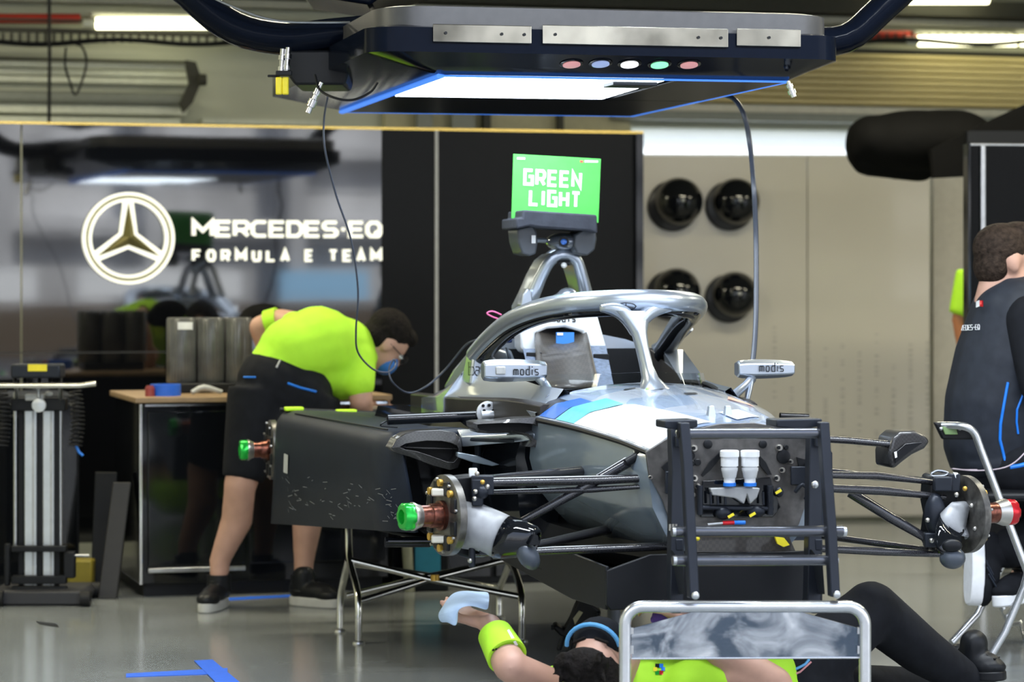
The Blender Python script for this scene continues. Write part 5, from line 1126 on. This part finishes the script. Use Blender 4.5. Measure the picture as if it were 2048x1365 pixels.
mb = MB(); mb.prism([q(x,y,-.004) for x,y in ((1146,1238),(1158,1222),(1166,1226),(1150,1250))], Vector((0,.004,0))); mb.build('pale_slot', mat('khaki', (.35,.33,.2), .5), cp)
mb = MB(); mb.ell(q(1178,1204,-.004),(.006,.006,.006)); mb.build('red_plug', redm, cp)
for x,y in ((1105,1256),(1197,1228),(1150,1194)): mb = MB(); mb.cyl(q(x-3,y,-.01),q(x+3,y,-.01),.008); mb.build('lug', black, cp)
# ================= tall folding chair of the seated person =================
DCH = 9.0
chh = thing('tall_chair', Vector(((1990-1024)*DCH/F, DCH, 0)), 'tall silver tube folding chair under the seated person at right', 'chair')
chm = mat('chair_tube', (.60,.62,.64), .25, .85)
def cht(name, pts, r=.0125, sub=4): mb = MB(); mb.tube([W(*p) for p in pts], r, 14, sub=sub); return mb.build(name, chm, chh)
fz = lambda d: YH+CZ*F/d
cht('frame_tube', ((1876,852,8.75),(1925,853,8.7),(1948,866,8.7),(1962,900,8.7),(2000,1000,8.68),(2055,1145,8.65),(2120,1310,8.62)))
cht('frame_tube', ((2200,853,9.2),(2215,900,9.2),(2260,1010,9.2),(2360,1290,9.2)))
cht('leg', ((2110,940,8.72),(2048,1175,8.70),(2010,1265,8.69),(1970,fz(8.68)-6,8.68)),.0125,0)
cht('leg', ((2090,960,9.3),(2000,1140,9.3),(1955,1230,9.25),(1903,fz(9.2)-8,9.2)),.0125,0)
cht('leg', ((1990,1180,9.4),(2020,1250,9.4),(2044,fz(9.3)-40,9.35),(2052,fz(9.3)-6,9.3)),.0115,0)
cht('foot_bar', ((2030,1210,8.72),(2012,1225,9.28)),.010,0)
mb = MB(); mb.prism([W(x,y,8.73) for x,y in ((1868,845),(1925,850),(1950,862),(1950,880),(1885,880),(1876,862))], Vector((0,.03,0))); cb = mb.build('back_plate', black, chh, bevel=.006)
mb = MB(); mb.prism([W(x,y,8.72) for x,y in ((1884,854),(1912,856),(1916,870),(1890,870))], Vector((0,.005,0))); mb.build('back_label', mat('green_label', (.16,.26,.10), .4), cb, bevel=.002)
for x in (1882,1920): mb = MB(); mb.ell(W(x,858,8.715),(.006,.004,.006)); mb.build('rivet', steel, cb)
mb = MB(); mb.box(W(2080,985,8.98),(.44,.42,.03)); mb.build('seat', black, chh, bevel=.012)
# ================= people =================
from mathutils.bvhtree import BVHTree
def bvh(o):
    L = parent_loc(o.parent)+o.location if o.parent else o.location
    return BVHTree.FromPolygons([v.co+L for v in o.data.vertices], [tuple(p.vertices) for p in o.data.polygons])
def hits(o, pts, off=.003):
    t = bvh(o); out = []; C0 = Vector((0,0,CZ))
    for x, y in pts:
        d = (W(x,y,5)-C0).normalized(); loc, n, _, _ = t.ray_cast(C0, d)
        if loc is not None: out.append((loc+(n if n.dot(d) < 0 else -n)*off, n if n.dot(d) < 0 else -n))
    return out
def ribbon(name, o, pts, r, m, parent=None, off=.001, sub=4, dense=6):
    P_ = []
    for a, b in zip(pts, pts[1:]):
        for k in range(dense): P_.append((a[0]+(b[0]-a[0])*k/dense, a[1]+(b[1]-a[1])*k/dense))
    P_.append(pts[-1]); h = hits(o, P_, off)
    if len(h) < 2: return
    mb = MB(); mb.tube([p for p,_ in h], r, 8); return mb.build(name, m, parent or o, smooth=60)
def patch(name, o, quad, m, parent=None, off=.002, n=4, **k):
    mb = MB(); g = []
    for i in range(n+1):
        for j in range(n+1):
            s, t = i/n, j/n; (ax,ay),(bx,by),(cx,cy),(dx,dy) = quad
            g.append(((ax*(1-s)+bx*s)*(1-t)+(dx*(1-s)+cx*s)*t, (ay*(1-s)+by*s)*(1-t)+(dy*(1-s)+cy*s)*t))
    h = hits(o, g, off)
    if len(h) != len(g): return
    mb.add([p for p,_ in h], [(i*(n+1)+j, i*(n+1)+j+1, (i+1)*(n+1)+j+1, (i+1)*(n+1)+j) for i in range(n) for j in range(n)])
    return mb.build(name, m, parent or o, **k)
def fitted_text(name, o, txt, x0, y0, px, h, sw, m, parent=None, slope=0):
    mb = MB(); x = x0
    t = bvh(o); C0 = Vector((0,0,CZ))
    for ch in txt:
        if ch in GLY:
            for pl in GLY[ch]:
                q = hits(o, [(x+p[0]*px*.8, y0-p[1]*h+slope*(x-x0)) for p in pl], .003)
                if len(q) > 1: mb.tube([a for a,_ in q], sw, 6)
        x += px
    if mb.v: return mb.build(name, m, parent or o, smooth=0)
def hand(mb, w_, d, n, s=1, curl=(.3,.4,.4,.4), k=1.0, thumb=.5):
    d = Vector(d).normalized(); n = Vector(n); n = (n-d*n.dot(d)).normalized(); t = d.cross(n)*s; w_ = Vector(w_)
    for i in range(4):
        kn = w_+d*.088*k+t*(i-1.5)*.0205*k-n*.002*abs(i-1.5); mb.cap(w_+t*(i-1.5)*.012*k, kn, .0165*k, .0125*k)
        L = (.072,.080,.075,.060)[i]*k; p = kn; a = 0; dd = d
        for j, fr_ in enumerate((.46,.30,.24)):
            a += curl[i]*(.8 if j == 0 else 1.1); dd = d*cos(a)+n*sin(a)+t*(i-1.5)*.05; q = p+dd.normalized()*L*fr_; mb.cap(p, q, (.0095-.0008*j)*k, (.0088-.0009*j)*k); p = q
    r0 = w_+d*.028*k-t*.026*k; r1 = r0+(d*.6-t*.75+n*.35*thumb).normalized()*.040*k; r2 = r1+(d*.85-t*.25+n*.5*thumb).normalized()*.032*k; r3 = r2+(d*.95+n*.4*thumb).normalized()*.024*k
    mb.cap(r0, r1, .015*k, .012*k); mb.cap(r1, r2, .0115*k, .0105*k); mb.cap(r2, r3, .0105*k, .009*k)
def head(mb, c, up, fwd, k=1.0):
    up = Vector(up).normalized(); fwd = Vector(fwd); fwd = (fwd-up*fwd.dot(up)).normalized(); rt = fwd.cross(up); c = Vector(c)
    mb.ell(c+up*.025*k-fwd*.010*k, (.076*k,.096*k,.088*k), rt, fwd, up)
    mb.ell(c+fwd*.025*k-up*.035*k, (.060*k,.066*k,.078*k), rt, fwd, up)
    mb.ell(c+fwd*.045*k-up*.088*k, (.036*k,.038*k,.026*k), rt, fwd, up)       # chin
    mb.cap(c+fwd*.085*k+up*.005*k, c+fwd*.108*k-up*.030*k, .010*k, .014*k)    # nose
    mb.ell(c+fwd*.088*k-up*.062*k, (.024*k,.012*k,.009*k), rt, fwd, up)       # lips
    mb.ell(c+fwd*.080*k+up*.022*k, (.050*k,.012*k,.010*k), rt, fwd, up)       # brow
    for s in (-1, 1): mb.ell(c+rt*s*.076*k-up*.012*k-fwd*.008*k, (.010*k,.022*k,.034*k), (rt*s+fwd*.3), fwd, up)
    mb.cap(c-up*.05*k-fwd*.025*k, c-up*.16*k-fwd*.045*k, .055*k, .060*k)
    return rt, fwd, up
def facebits(par, c, rt, fwd, up, k=1.0):
    c = Vector(c)
    for s in (-1, 1):
        m2 = MB(); m2.ell(c+rt*s*.031*k+fwd*.080*k+up*.002*k, (.013*k,.010*k,.009*k), rt, fwd, up); e_ = m2.build('eye', whitepl, par)
        m2 = MB(); m2.ell(c+rt*s*.031*k+fwd*.0885*k+up*.002*k, (.005*k,.003*k,.005*k), rt, fwd, up); m2.build('iris', hairm, e_)
        m2 = MB(); m2.cap(c+rt*s*.016*k+fwd*.092*k+up*.024*k, c+rt*s*.046*k+fwd*.082*k+up*.026*k, .0045*k); m2.build('eyebrow', hairm, par)
def shoe(name, par, heel, toe, up, m, solem, k=1.0, sole_t=.028):
    heel = Vector(heel); toe = Vector(toe); d = (toe-heel); L = d.length; d.normalize(); up = Vector(up); up = (up-d*up.dot(d)).normalized(); s_ = d.cross(up)
    mb = MB(); o = up*sole_t
    mb.ell(heel+d*.05*k+o+up*.035*k,(.055*k,.036*k,.05*k),d,s_,up); mb.ell(heel+d*L*.5+o+up*.026*k,(L*.45,.041*k,.04*k),d,s_,up); mb.ell(toe-d*.06*k+o+up*.018*k,(.065*k,.044*k,.030*k),d,s_,up); mb.cap(heel+d*.055*k+o+up*.04*k, heel+d*.06*k+o+up*.085*k,.040*k,.042*k)
    u = mb.blob(name, m, par, .006, 3)
    pts = []
    for i in range(28):
        t = 2*pi*i/28; x = L/2+L/2*1.02*cos(t); w__ = (.036+.010*(x/L))*k; pts.append(heel+d*x+s_*w__*sin(t)*(abs(sin(t))**-.25 if abs(sin(t))>.01 else 1))
    mb = MB(); mb.prism(pts, up*(sole_t+.008)); mb.build('sole', solem, u, bevel=.005)
    for i in range(4):
        q = heel+d*(L*.42+i*.022*k)+up*(sole_t+.072*k-i*.009*k); mb = MB(); mb.cap(q-s_*.018*k,q+s_*.018*k,.003*k); mb.build('lace', rubber if solem is not whitepl else slate, u)
    return u
solew = mat('pale_sole', (.55,.55,.52), .6); solewh = mat('white_sole', (.85,.86,.88), .5)

# ---------- mechanic bending over the bench
mech = thing('person', Vector(((540-1024)*10.3/F,10.3,0)), 'person in neon yellow shirt and black shorts bending over the workbench', 'person')
q = lambda x,y,d: W(x,y,d)
b = MB()
hc = q(772,682,10.62); hup = Vector((.62,.10,.55)); hfw = Vector((.45,.35,-.80))
rt, fw_, up_ = head(b, hc, hup, hfw, .98)
b.cap(hc-up_*.05-fw_*.02, q(712,700,10.62), .058,.062)
b.chain([q(565,765,10.40),q(600,715,10.46),q(670,700,10.55)],[.11,.10,.12])
b.chain([q(715,730,10.50),q(722,800,10.46),q(726,850,10.62)],[.058,.046,.040])
hw = q(728,852,10.64)
# the arm propped behind: shoulder, elbow, wrist
b.chain([q(632,660,10.78),q(560,640,10.98),q(520,652,11.0)],[.060,.045,.042]); b.chain([q(518,655,11.0),q(530,700,11.02),q(545,725,10.98)],[.042,.034,.028])
hand(b, q(545,728,10.97), (.3,-.2,-1), (0,-1,-.2), 1, (.4,.4,.4,.4), .95)
b.chain([q(726,850,10.62),q(732,812,10.86)],[.038,.028]); hand(b, q(733,808,10.88), (.35,.7,.1), (0,.1,-1), 1, (.25,.3,.3,.35), .95)
for hx,kx,ax,dd in ((535,480,438,0),(607,614,606,.06)):
    b.chain([q(hx,790,10.36+dd),q(kx,972,10.30+dd)],[.095,.062])
    b.chain([q(kx,972,10.30+dd),q(kx-(6 if ax==438 else -1),1040,10.33+dd),q(ax+2,1120,10.33+dd),q(ax,1170,10.32+dd)],[.060,.060,.040,.036])
body = b.blob('body', skin, mech, .010, 8)
h = MB(); h.ell(hc+up_*.040-fw_*.022,(.080,.094,.082),rt,fw_,up_); h.ell(hc-fw_*.045-up_*.01,(.074,.06,.07),rt,fw_,up_); h.ell(hc+up_*.075+fw_*.045,(.060,.045,.035),rt,fw_,up_); h.blob('hair', hairm, mech, .007, 3)
facebits(mech, hc, rt, fw_, up_, .98)
m2 = MB(); m2.ell(hc+fw_*.066-up_*.055,(.054,.048,.050),rt,fw_,up_); m2.build('face_mask', mat('mask_blue', (.03,.16,.5), .6), mech)
for s in (-1,1):
    m2 = MB(); R_ = [hc+rt*s*.034+fw_*.098+rt*.024*cos(t*pi/8)+up_*.018*sin(t*pi/8) for t in range(17)]; m2.tube(R_,.0025,6); gls = m2.build('glasses_rim', black, mech)
    m2 = MB(); m2.cyl(hc+rt*s*.058+fw_*.092+up_*.005, hc+rt*s*.080-fw_*.01, .002); m2.build('glasses_arm', black, gls)
s = MB()
s.chain([q(556,738,10.40),q(588,706,10.43),q(635,694,10.50),q(685,700,10.56)],[.118,.140,.158,.128])
s.ell(q(640,745,10.50),(.115,.12,.10)); s.ell(q(685,752,10.52),(.085,.10,.095)); s.cap(q(620,672,10.72),q(590,655,10.82),.085,.065)
s.chain([q(712,718,10.52),q(717,768,10.47)],[.080,.064]); s.cap(q(712,700,10.58),q(726,712,10.58),.075,.06)
shirt = s.blob('shirt', neon, mech, .010, 6)
s = MB(); s.chain([q(552,768,10.40),q(590,790,10.42)],[.150,.145]); s.cyl(q(520,785,10.37),q(486,960,10.31),.125,.080,24); s.cyl(q(617,800,10.43),q(617,962,10.37),.125,.080,24); s.ell(q(580,850,10.36),(.10,.11,.10))
sh_ = s.blob('shorts', clothk, mech, .010, 5)
ribbon('blue_piping', sh_, ((575,767),(600,776),(632,784)), .0045, bluet, mech); ribbon('blue_piping', sh_, ((488,755),(512,755)), .0035, bluet, mech)
ribbon('belt_tab', sh_, ((560,722),(553,736)), .004, cast, mech)
m2 = MB(); a = q(551,646,10.985); d_ = (q(518,652,11.0)-q(560,640,10.98)).normalized(); m2.lathe(q(557,641,10.98), d_, [(0,.054),(.05,.053),(.05,.046),(0,.047)], 24); m2.build('arm_band', neon, mech, label='neon armband')
for hx, dd in ((438,0),(606,.06)):
    m2 = MB(); m2.lathe(q(hx,1150,10.32+dd), Vector((0,0,-1)), [(0,.046),(.05,.046),(.06,.05)], 20); m2.build('sock', black, mech)
fz0 = lambda x, d: Vector(((x-1024)*d/F, d, 0))
shoe('shoe', mech, fz0(436,10.36)+Vector((.02,.03,0)), fz0(424,10.12)+Vector((-.03,.0,0)), Z, black, solew)
shoe('shoe', mech, fz0(582,10.40), fz0(680,10.28), Z, black, solew, 1.0)

_c = [o for o in sc.objects if o.name.split('.')[0] in ('cockpit_shoulder','shoulder_fairing','engine_cover','halo_mount','shoulder_lip')]
_b = None
for o in _c:
    h_ = hits(o, [(930,744)])
    if h_ and (_b is None or h_[0][0].y < _b[0]): _b = (h_[0][0].y, o)
if _b: fitted_text('shoulder_lettering', _b[1], 'ms bar', 906, 752, 11, 26, .0016, black, car, slope=-.03)
_h = [o for o in sc.objects if o.name == 'halo'][0]
ribbon('halo_emblem', _h, [(1252+20*cos(radians(k*30)), 613+7*sin(radians(k*30))) for k in range(13)], .0016, darkd, car)
for k in (-90,30,150): ribbon('halo_emblem', _h, [(1252,613),(1252+19*cos(radians(k)), 613+6.5*sin(radians(k)))], .0016, darkd, car)
# ---------- person seated on the tall chair, looking away to the right
seat = thing('person', Vector(((2010-1024)*9.05/F,9.05,.6)), 'person in dark padded vest seated on the tall chair, seen from behind', 'person')
b = MB(); hc = q(2012,520,9.05); rt, fw_, up_ = head(b, hc, (.05,0,1), (.96,.30,-.02), 1.03)
b.chain([q(2028,640,9.05),q(2005,760,9.05),q(1995,900,9.05)],[.13,.13,.14]); b.cap(q(2022,560,9.05),q(2030,630,9.05),.065,.085)
b.chain([q(2070,640,8.95),q(2090,780,8.88),q(2170,840,8.95)],[.062,.048,.036]); hand(b, q(2175,842,8.96), (1,.1,-.1), (0,0,-1), 1)
b.chain([q(2090,640,9.2),q(2120,780,9.25),q(2190,850,9.15)],[.062,.048,.036]); hand(b, q(2195,852,9.14), (1,.1,-.1), (0,0,-1), -1)
b.chain([q(2030,935,8.98),q(2215,960,8.94),q(2035,1100,8.95),q(2000,1100,8.95)],[.10,.07,.05,.045])
b.chain([q(2030,935,9.16),q(2225,965,9.2),q(2062,1140,9.15),q(2040,1165,9.12)],[.10,.07,.05,.045])
b.blob('body', skin, seat, .010, 8)
h = MB(); h.ell(hc+up_*.038-fw_*.018,(.084,.100,.084),rt,fw_,up_); h.ell(hc-fw_*.052-up_*.018,(.076,.058,.075),rt,fw_,up_); h.ell(hc+up_*.095+fw_*.04,(.065,.06,.035),rt,fw_,up_); h.blob('hair', hairb, seat, .007, 3)
facebits(seat, hc, rt, fw_, up_, 1.03)
s = MB(); s.chain([q(2030,640,9.05),q(2012,720,9.05),q(1996,810,9.05),q(1985,880,9.05)],[.155,.172,.178,.165]); s.ell(q(1992,925,9.05),(.158,.165,.075)); s.cap(q(1998,618,9.0),q(2075,625,9.0),.075,.08); s.cap(q(1990,630,9.12),q(2080,630,9.15),.07,.08)
vest = s.blob('vest', clothn, seat, .010, 7)
m2 = MB(); m2.tube([q(1998,569,9.06),q(2006,590,9.06),q(2016,612,9.06)],[.078,.092,.12],24); m2.build('collar', clothk, seat, smooth=60)
s = MB(); s.chain([q(2062,645,8.93),q(2082,770,8.85)],[.092,.070]); s.chain([q(2082,770,8.85),q(2160,838,8.93)],[.066,.050]); s.chain([q(2100,640,9.22),q(2125,780,9.26),q(2185,845,9.17)],[.085,.066,.05]); s.blob('sleeve', clothk, seat, .010, 5)
s = MB(); s.chain([q(2005,940,9.06),q(2030,945,9.06)],[.155,.15]); s.chain([q(2030,940,8.98),q(2215,962,8.94)],[.115,.085]); s.chain([q(2215,962,8.94),q(2100,1060,8.95),q(2022,1096,8.95)],[.085,.08,.068]); s.chain([q(2030,940,9.16),q(2225,967,9.2),q(2062,1135,9.15)],[.115,.085,.066]); s.blob('trousers', clothk, seat, .011, 5)
ribbon('blue_piping', vest, ((2016,765),(2007,815),(2001,850),(2000,880),(2010,922)), .005, bluet, seat)
ribbon('blue_piping', vest, ((2046,790),(2034,820),(2033,845),(2036,868)), .004, bluet, seat)
fitted_text('vest_lettering', vest, 'RCEDES-EQ', 1919, 662, 4.7, 10, .0011, whitepl, seat, slope=-.05)
patch('badge', vest, ((1953,604),(1960,601),(1960,613),(1953,616)), whitepl, seat); patch('badge', vest, ((1960,601),(1967,602),(1967,614),(1960,613)), redm, seat)
ribbon('cord', vest, ((1903,938),(1925,940),(1955,940)), .002, mat('pale_cord', (.6,.5,.55), .5), seat)
m2 = MB(); m2.tube([q(1905,938,8.86),q(1950,942,8.84),(q(2000,938,8.80)),q(2030,925,8.78),q(2060,895,8.78)],.0022,6,sub=4); m2.build('lanyard', mat('pale_cord', (.6,.5,.55), .5), seat)
m2 = MB(); m2.tube([q(2020,935,8.79),q(2040,932,8.79),q(2056,928,8.79)],.007,8); m2.build('blue_strap', bluet, seat)
# hanging shoe with its white sole to the left, and the second shoe
sa = shoe('shoe', seat, q(1938,1064,8.93), q(1934,1210,8.90), Vector((1,.19,.03)), clothk, solewh, 1.10, .036)
shoe('shoe', seat, q(2075,1196,9.08), q(1996,1216,8.86), Vector((-.1,.0,1)), clothk, solewh, 1.05, .030)
for k in range(3): 
    m2 = MB(); m2.cap(q(1972+k*3,1122+k*14,8.872), q(1986+k*3,1150+k*12,8.872), .003); m2.build('shoe_stripe', slate, seat)

# ---------- mechanic lying on the floor under the car
lie = thing('person', Vector(((1350-1024)*7.45/F,7.45,0)), 'person in neon shirt lying under the car holding up a blue paper towel', 'person')
b = MB(); hc = q(1196,1338,7.18); rt, fw_, up_ = head(b, hc, (-.36,-.86,-.22), (-.12,-.16,.9), 1.0)
b.chain([q(1262,1385,7.36),q(1350,1392,7.46),q(1480,1392,7.58),q(1600,1385,7.70)],[.10,.115,.11,.12])
# arm reaching up to the left
b.chain([q(1160,1392,7.42),q(1100,1375,7.34),q(1022,1335,7.24)],[.058,.052,.044]); b.chain([q(1020,1332,7.24),q(1000,1288,7.30),q(980,1250,7.38)],[.046,.043,.030])
hand(b, q(978,1246,7.39), (-.58,.66,.12), (0,-.15,1), 1, (.30,.28,.25,.25), 1.05, .8)
# the other arm: elbow out to the right, hand up behind the plate
b.chain([q(1400,1375,7.30),q(1480,1350,7.25),q(1552,1372,7.22)],[.058,.055,.046]); b.chain([q(1550,1368,7.22),q(1450,1310,7.25),q(1375,1245,7.32)],[.046,.046,.030])
hand(b, q(1372,1243,7.32), (-.75,.2,.35), (0,-.3,-1), -1, (.45,.5,.5,.5), 1.0, .6)
b.chain([q(1600,1350,7.66),q(1735,1212,7.80)],[.085,.06]); b.chain([q(1735,1212,7.80),q(1830,1290,7.92),q(1928,1356,8.05)],[.056,.05,.038])
b.chain([q(1600,1385,7.80),q(1740,1375,8.05),q(1880,1372,8.35)],[.08,.055,.036])
lb = b.blob('body', skin, lie, .0075, 5)
h = MB(); h.ell(hc+up_*.040-fw_*.020,(.082,.096,.080),rt,fw_,up_); h.ell(hc-fw_*.045-up_*.01,(.078,.06,.075),rt,fw_,up_); h.ell(hc+up_*.085+fw_*.045,(.066,.045,.040),rt,fw_,up_)
random.seed(4)
for k in range(26):
    t = random.uniform(-1.2,1.2); u1 = random.uniform(-.03,.09); a = hc+up_*(.10+.01*random.random())*1.0+rt*.07*sin(t)-fw_*(u1-.06); h.cap(a, a+up_*.022+rt*random.uniform(-.02,.02)-fw_*.02, .008,.004)
h.blob('hair', hairm, lie, .006, 2)
facebits(lie, hc, rt, fw_, up_, 1.0)
m2 = MB(); m2.ell(hc+fw_*.068-up_*.035,(.070,.060,.062),rt,fw_,up_); mk = m2.build('face_mask', clothk, lie)
m2 = MB(); m2.tube([hc+rt*.074*sin(a)+fw_*(.062+.064*cos(a))+up_*.012 for a in [(-1.5+3.0*k/14) for k in range(15)]],.006,8); m2.build('mask_edge', mat('light_blue_edge', (.10,.35,.65), .5), mk)
s = MB(); s.chain([q(1280,1385,7.38),q(1350,1390,7.45),q(1450,1394,7.55),q(1530,1394,7.62)],[.125,.140,.130,.128]); s.chain([q(1165,1392,7.42),q(1118,1378,7.36)],[.078,.066]); s.chain([q(1165,1392,7.42),q(1280,1390,7.45)],[.09,.11]); s.chain([q(1380,1378,7.30),q(1440,1362,7.27)],[.078,.066]); s.cap(q(1440,1350,7.5),q(1530,1350,7.58),.10,.09)
ls = s.blob('shirt', neon, lie, .009, 6)
s = MB(); s.chain([q(1560,1385,7.66),q(1615,1378,7.74)],[.135,.135]); s.chain([q(1600,1345,7.68),q(1742,1222,7.80)],[.105,.082]); s.chain([q(1742,1220,7.80),q(1840,1300,7.93),q(1925,1356,8.04)],[.082,.072,.055]); s.chain([q(1600,1385,7.82),q(1740,1378,8.05),q(1880,1374,8.33)],[.10,.07,.055])
lt = s.blob('trousers', clothk, lie, .010, 5)
ribbon('blue_piping', lt, ((1552,1332),(1565,1342),(1590,1340),(1610,1330),(1618,1320)), .004, mat('light_blue_edge', (.10,.35,.65), .5), lie)
ribbon('red_piping', lt, ((1560,1362),(1600,1345),(1622,1325)), .003, mat('pink_edge', (.6,.25,.25), .5), lie)
# armband with badge
m2 = MB(); a = q(1014,1314,7.26); c_ = q(990,1270,7.34); m2.lathe(a, c_-a, [(0,.0545),((c_-a).length,.047),((c_-a).length,.041),(0,.047)], 28); ab = m2.build('arm_band', neon, lie, label='neon armband with small black print')
patch('band_badge', ab, ((998,1308),(1014,1304),(1016,1314),(1000,1318)), black, ab, .001); patch('band_stripe', ab, ((1014,1262),(1018,1260),(1036,1290),(1031,1293)), whitepl, ab, .001)
for k in range(5): patch('band_print', ab, ((984+k*6,1299-k*1.5),(989+k*6,1298-k*1.5),(989+k*6,1302-k*1.5),(984+k*6,1303-k*1.5)), black, ab, .001, 2)
for k,(mm,a) in enumerate(((bluet,0),(redm,60),(greenm,120),(yellow,180),(clothk,240),(bluet,300))):
    x = 1318+8*cos(radians(a)); y = 1340+8*sin(radians(a)); patch('shirt_badge', ls, ((x-4,y-4),(x+4,y-4),(x+4,y+4),(x-4,y+4)), mm, lie, .002, 3)
shoe('shoe', lie, q(1912,1358,8.10), q(2010,1362,8.02), Z, black, black, 1.0, .02)
shoe('shoe', lie, q(1878,1384,8.36), q(1990,1384,8.42), Z, black, black, 1.0, .02)
# paper towel draped over the raised hand
tw = mat('blue_paper', (.42,.55,.72), .9, 0, var=.04, bump=.2, bscale=50)
mb = MB(); rows = []
grid = [[(905,1186,7.42),(925,1181,7.46),(950,1183,7.50),(968,1184,7.52),(979,1184,7.50)],
        [(893,1200,7.36),(918,1192,7.38),(946,1192,7.40),(968,1200,7.42),(979,1202,7.42)],
        [(884,1215,7.34),(905,1208,7.31),(925,1202,7.31),(955,1204,7.33),(978,1212,7.35)],
        [(872,1232,7.34),(892,1226,7.30),(914,1217,7.29),(945,1210,7.31),(977,1226,7.33)],
        [(883,1248,7.34),(893,1243,7.31),(912,1262,7.30),(918,1240,7.32),(920,1222,7.34)]]
vs = [W(*p) for r in grid[:4] for p in r]; fs = [(i*5+j,i*5+j+1,(i+1)*5+j+1,(i+1)*5+j) for i in range(3) for j in range(4)]
k0 = len(vs); vs += [W(883,1250,7.33),W(895,1243,7.30),W(912,1260,7.29),W(917,1238,7.31)]
fs += [(15,16,k0+1,k0),(16,17,k0+2,k0+1),(17,k0+3,k0+2)]
mb.add(vs, fs); mb.build('paper_towel', tw, None, solid=.0015, sub=2, **T('crumpled pale blue paper towel held up in the raised hand','paper towel'))
m2 = MB(); m2.ell(q(1320,1234,7.36),(.022,.02,.020)); m2.cap(q(1318,1226,7.36),q(1310,1240,7.36),.012); m2.build('purple_cloth', mat('purple_cloth', (.10,.05,.30), .7), None, **T('small purple cloth beside the hand above the mirror plate','cloth'))
# ---------- person mostly hidden behind the right black panel
hid = thing('person', Vector(((1985-1024)*12.3/F,12.3,0)), 'person in a neon shirt almost hidden behind the right black panel', 'person')
b = MB(); qq = lambda x,y,d=12.3: W(x,y,d)
rt, fw_, up_ = head(b, qq(1995,460), (0,0,1), (1,-.3,0)); 
b.chain([qq(1995,560),qq(1995,700),qq(1990,780)],[.13,.13,.14]); b.chain([qq(1942,560),qq(1922,640),qq(1930,715)],[.055,.042,.030]); hand(b, qq(1931,718), (.2,-.2,-1), (1,0,0), 1)
b.chain([qq(2050,560),qq(2062,650),qq(2060,720)],[.055,.042,.03])
for x in (1970,2015): b.chain([qq(x,800),qq(x,950),qq(x,1095)],[.085,.055,.04])
b.blob('body', mat('orange_lit_skin', (.50,.20,.09), .5), hid, .014, 6)  # orange light on the arm is mixed into this skin colour
s = MB(); s.chain([qq(1993,570),qq(1993,760)],[.155,.15]); s.cyl(qq(1945,545),qq(1923,632),.075,.060); s.cyl(qq(2045,545),qq(2062,632),.075,.060); s.blob('shirt', neon, hid, .013, 5)
s = MB(); s.chain([qq(1990,800),qq(1995,810)],[.16,.16]); 
for x in (1970,2015): s.chain([qq(x,800),qq(x,950),qq(x,1085)],[.10,.075,.06])
s.blob('trousers', clothk, hid, .014, 4)
h = MB(); h.ell(qq(1995,450)-fw_*.02,(.085,.1,.09)); h.blob('hair', hairm, hid, .01, 3)
for x in (1970,2015): shoe('shoe', hid, fz0(x,12.34), fz0(x+20,12.1), Z, black, solew)
